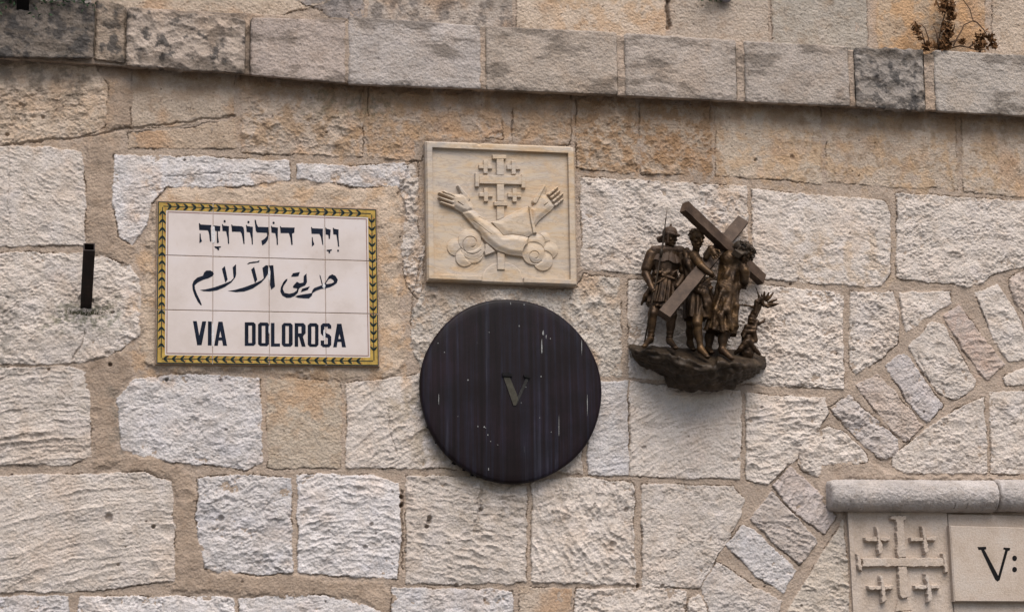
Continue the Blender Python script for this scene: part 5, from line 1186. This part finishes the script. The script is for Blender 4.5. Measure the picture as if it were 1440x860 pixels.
# ---- gnarled shrub at the right
shr = empty('gnarled_shrub', K(1054, 492, 6)); shr.parent = sculp; shr.matrix_parent_inverse = Matrix.Translation(-sculp.location)
lo, hi = bounds([K(1026, 505, 1), K(1104, 395, 1), K(1026, 505, 14), K(1104, 395, 14)], .008)
B = Field(lo, hi, .0013)
for P, r in (([K(1050, 496, 6), K(1051, 474, 6.5), K(1056, 460, 6.4), K(1058, 446, 6.6), K(1066, 432, 6.8), K(1070, 424, 7)], [.022, .016, .013, .012, .010, .007]),
             ([K(1034, 496, 7), K(1042, 490, 7.5), K(1050, 480, 8)], [.005, .009, .010]), ([K(1068, 497, 6), K(1060, 490, 7.5), K(1052, 480, 8)], [.005, .008, .010]), ([K(1050, 486, 8), K(1062, 478, 7.5), K(1060, 466, 8), K(1048, 466, 8), K(1045, 474, 8.2)], [.006, .008, .0075, .007, .005]),
             ([K(1044, 470, 7.5), K(1050, 459, 8.3), K(1062, 462, 8), K(1064, 452, 7.6), K(1056, 448, 8.2)], [.006, .007, .0065, .006, .005]), ([K(1056, 452, 7.8), K(1066, 455, 7.5), K(1073, 452, 7.6), K(1075.5, 448, 7.6)], [.006, .0055, .004, .002]),
             ([K(1066, 436, 7), K(1058, 431, 7.5), K(1048, 429, 7.8), K(1038, 428.5, 8)], [.005, .0035, .003, .0022]), ([K(1069, 428, 7), K(1067, 416, 7.4), K(1063, 404, 7.6)], [.005, .0035, .0014]), ([K(1062, 440, 7.6), K(1064, 424, 8), K(1070, 420, 8.2), K(1074, 430, 8)], [.006, .007, .006, .004]), ([K(1070, 426, 7), K(1080, 431, 7.6), K(1092, 428, 8)], [.006, .0045, .003])): B.chain(P, r, .0025)
B.ripple(.006, .0012, 4); field_obj('trunk', B, BZ, shr)
lf = Field(lo, hi, .0011)
for (a, b_) in (((1074, 424), (1075, 410.5)), ((1076, 424), (1081, 411.5)), ((1077, 425), (1087, 412)), ((1078, 426), (1092, 421)), ((1078, 428), (1094, 427)), ((1073, 424), (1071, 414)), ((1077, 424), (1083, 417))):
    A_, B_ = np.array(K(*a, 7.6)), np.array(K(*b_, 8.6)); 
    for t in np.linspace(.15, 1, 7): lf.ell(A_+(B_-A_)*t, (.0042*(1.1-abs(t-.55)),)*3, None, .0006)
field_obj('leaf_cluster', lf, BZ, shr)
# bird lime on bronze
for nm, pl, dep in (('white_mark', [(924, 489.5), (930, 489), (932, 491), (929, 494.5), (925, 493)], 11.6),):
    pass

# ------------------------------------------------------------------ dry weed and greenery on the ledge
def leafmat(name, c, var=.4): return paint(name, c, .8, var, 200)
MDRY = leafmat('dry_leaf', (.13, .065, .028)); MSTM = leafmat('dry_stem', (.075, .045, .028)); MGRN = leafmat('green_leaf', (.030, .055, .026))
def leaf_quad(c, r_, rr):
    a = Vector((rr.normal(), rr.normal(), rr.normal())).normalized(); b_ = a.cross(Vector((rr.normal(), rr.normal(), rr.normal()))).normalized(); n_ = a.cross(b_); c = Vector(c)
    return [c-a*r_, c+b_*r_*.45+n_*r_*.2, c+a*r_*.3+n_*r_*.25, c+a*r_, c-b_*r_*.45+n_*r_*.15], [(0, 1, 2), (1, 3, 2), (2, 3, 4), (0, 2, 4)]
wd = tag(empty('dry_weed', pt(1320, 68, .05)), 'dried brown weed with thin bent stems growing out of the joint above the ledge', 'plant')
W9 = lambda x, y: (1265+x/9, y/9)
stems = [[(330, 610), (370, 500), (320, 350), (270, 310)], [(320, 560), (290, 430), (230, 390)], [(480, 590), (530, 330), (580, 160), (610, -120)], [(560, 590), (600, 420), (640, 180), (640, -80)], [(680, 580), (730, 480), (790, 380), (815, 315), (930, 265), (890, 120), (800, -10), (770, -120)], [(930, 265), (980, 285), (1060, 370), (1100, 440)], [(630, 615), (760, 580), (880, 605), (980, 635), (1090, 630)], [(610, 545), (720, 510), (790, 500), (840, 570)], [(300, 640), (360, 600), (480, 600), (620, 615)], [(1150, 440), (1170, 560), (1175, 620)], [(500, 600), (470, 420), (430, 330)], [(540, 580), (640, 470), (690, 360), (700, 300)], [(580, 160), (500, 90), (470, 20)], [(600, 100), (680, 70), (710, 20)], [(880, 605), (930, 560), (1000, 470)]]
sv = []
for i, st in enumerate(stems):
    P = []
    for j, (x, y) in enumerate(st):
        q = W9(x, y); P.append(pt(q[0], q[1], .055-.003*j+.01*math.sin(i*2+j)))
    if i == 0: pass
    link('stem', py_mesh('stem', *tube(P, list(np.linspace(.0026 if i < 8 else .0035, .0012, len(P))), 6), True), MSTM, wd)
rr = np.random.default_rng(22)
for nm, spots in (('leaf_clump', [(200, 340, 45, 16), (220, 400, 35, 12), (265, 480, 22, 6)]), ('leaf_clump', [(600, 30, 90, 46), (560, 100, 50, 18), (650, 150, 45, 22), (640, 80, 60, 22)]), ('leaf_clump', [(610, 320, 45, 26), (620, 390, 40, 18), (580, 460, 50, 34), (650, 220, 40, 14)]), ('leaf_clump', [(520, 570, 60, 40), (590, 580, 60, 36), (340, 590, 45, 34)]), ('leaf_clump', [(800, 530, 18, 26)]), ('leaf_clump', [(1020, 560, 70, 40), (1040, 470, 60, 16)]), ('leaf_clump', [(1160, 480, 35, 18), (1210, 580, 20, 10), (1175, 560, 25, 10)])):
    parts = []
    for (x, y, r_, n_) in spots:
        for k in range(int(n_*1.8)):
            q = W9(x+rr.normal()*r_*.6, y+rr.normal()*r_*.6); parts.append(leaf_quad(pt(q[0], q[1], .055+rr.normal()*.008), rr.uniform(.006, .014), rr))
    link(nm, py_mesh(nm, *merge(parts)), MDRY, wd)
gv = tag(empty('green_weed', pt(70, -4, .05)), 'green creeping weed hanging over the dark left end of the ledge', 'plant')
parts = []; 
for k in range(900):
    u_ = rr.uniform(-70, 135); dn = rr.exponential(7 if u_ > 20 else 5); parts.append(leaf_quad(pt(u_, -14+dn+3*math.sin(u_*.12), .066+rr.uniform(-.01, .02)), rr.uniform(.004, .009), rr))
link('foliage', py_mesh('foliage', *merge(parts)), MGRN, gv)
for k in range(5):
    u_ = -60+k*45; link('stem', py_mesh('stem', *tube([pt(u_, -40, .02), pt(u_+15, -20, .06), pt(u_+30, -12, .07)], .002, 6), True), MSTM, gv)
g2 = tag(empty('green_weed', pt(1002, -2, .03)), 'small green tuft beside the round grey knob at the top edge', 'plant'); parts = []
for k in range(220):
    u_ = 1002+rr.normal()*8; parts.append(leaf_quad(pt(u_, -6+rr.normal()*4, .02+rr.uniform(0, .02)), rr.uniform(.003, .007), rr))
link('foliage', py_mesh('foliage', *merge(parts)), MGRN, g2); link('stem', py_mesh('stem', *tube([pt(1000, -12, -.01), pt(1002, -6, .03)], .002, 6), True), MSTM, g2)
kb = tag(empty('wall_knob', pt(1019, -4, .02)), 'round grey metal knob on the wall at the top edge', 'knob')
V = []; F = []; c = pt(1019, -7, .02); R0 = 12.5*S
for i in range(11):
    t = math.pi*i/20
    for j in range(28): V.append((c[0]+R0*math.cos(t)*math.cos(2*math.pi*j/28), c[1]-R0*.55*math.sin(t), c[2]+R0*math.cos(t)*math.sin(2*math.pi*j/28)))
F = [(i*28+j, i*28+(j+1) % 28, (i+1)*28+(j+1) % 28, (i+1)*28+j) for i in range(10) for j in range(28)]
link('knob_dome', py_mesh('knob_dome', V, F, True), paint('grey_metal', (.16, .145, .15), .45, .2, 40), kb)
link('knob_stem', py_mesh('knob_stem', *tube([(c[0], .02, c[2]), (c[0], c[1]+.002, c[2])], R0*.5, 14)), MBK, kb)
bk = tag(empty('iron_stub', pt(33, 0, .07)), 'black iron stub in front of the dark stained ledge end at top left', 'bracket')
link('stub_bar', py_mesh('stub_bar', *square_tube('b', pt(32, 20, .035), pt(33, -34, .13), .034, .004)), MBK, bk)
mo = tag(empty('moss_tuft', pt(120, 442, .01)), 'sparse moss and grass growing at the foot of the rusty tube', 'moss'); parts = []
for k in range(260):
    u_ = 121+rr.normal()*17; v_ = 441-abs(rr.normal())*3+abs(u_-121)*-.12+3; p0 = pt(u_, v_, .008); L_ = rr.uniform(.004, .011); dx, dy, dz = rr.normal()*.5, -rr.uniform(.2, .8), rr.uniform(.1, 1)
    parts.append(([p0+np.array([-.0009, 0, 0]), p0+np.array([.0009, 0, 0]), p0+np.array([dx, dy, dz])*L_], [(0, 1, 2)]))
link('grass_blades', py_mesh('grass_blades', *merge(parts)), leafmat('moss_green', (.07, .075, .035)), mo)

# ------------------------------------------------------------------ the street the wall stands in
gm, n, l, b = new_mat('paving'); pos = n.new('ShaderNodeNewGeometry').outputs['Position']
br = n.new('ShaderNodeTexBrick'); br.inputs['Scale'].default_value = 1.6; br.inputs['Color1'].default_value = (.060, .054, .048, 1); br.inputs['Color2'].default_value = (.045, .041, .037, 1); br.inputs['Mortar'].default_value = (.03, .028, .026, 1); l.new(pos, br.inputs['Vector'])  # street's shade put into the paving colour, darker than its own stone
l.new(br.outputs[0], b.inputs['Base Color']); b.inputs['Roughness'].default_value = .6
gp = link('pavement', py_mesh('pavement', [(-60, -60, 0), (60, -60, 0), (60, 60, 0), (-60, 60, 0)], [(0, 1, 2, 3)]), gm); gp['kind'] = 'structure'
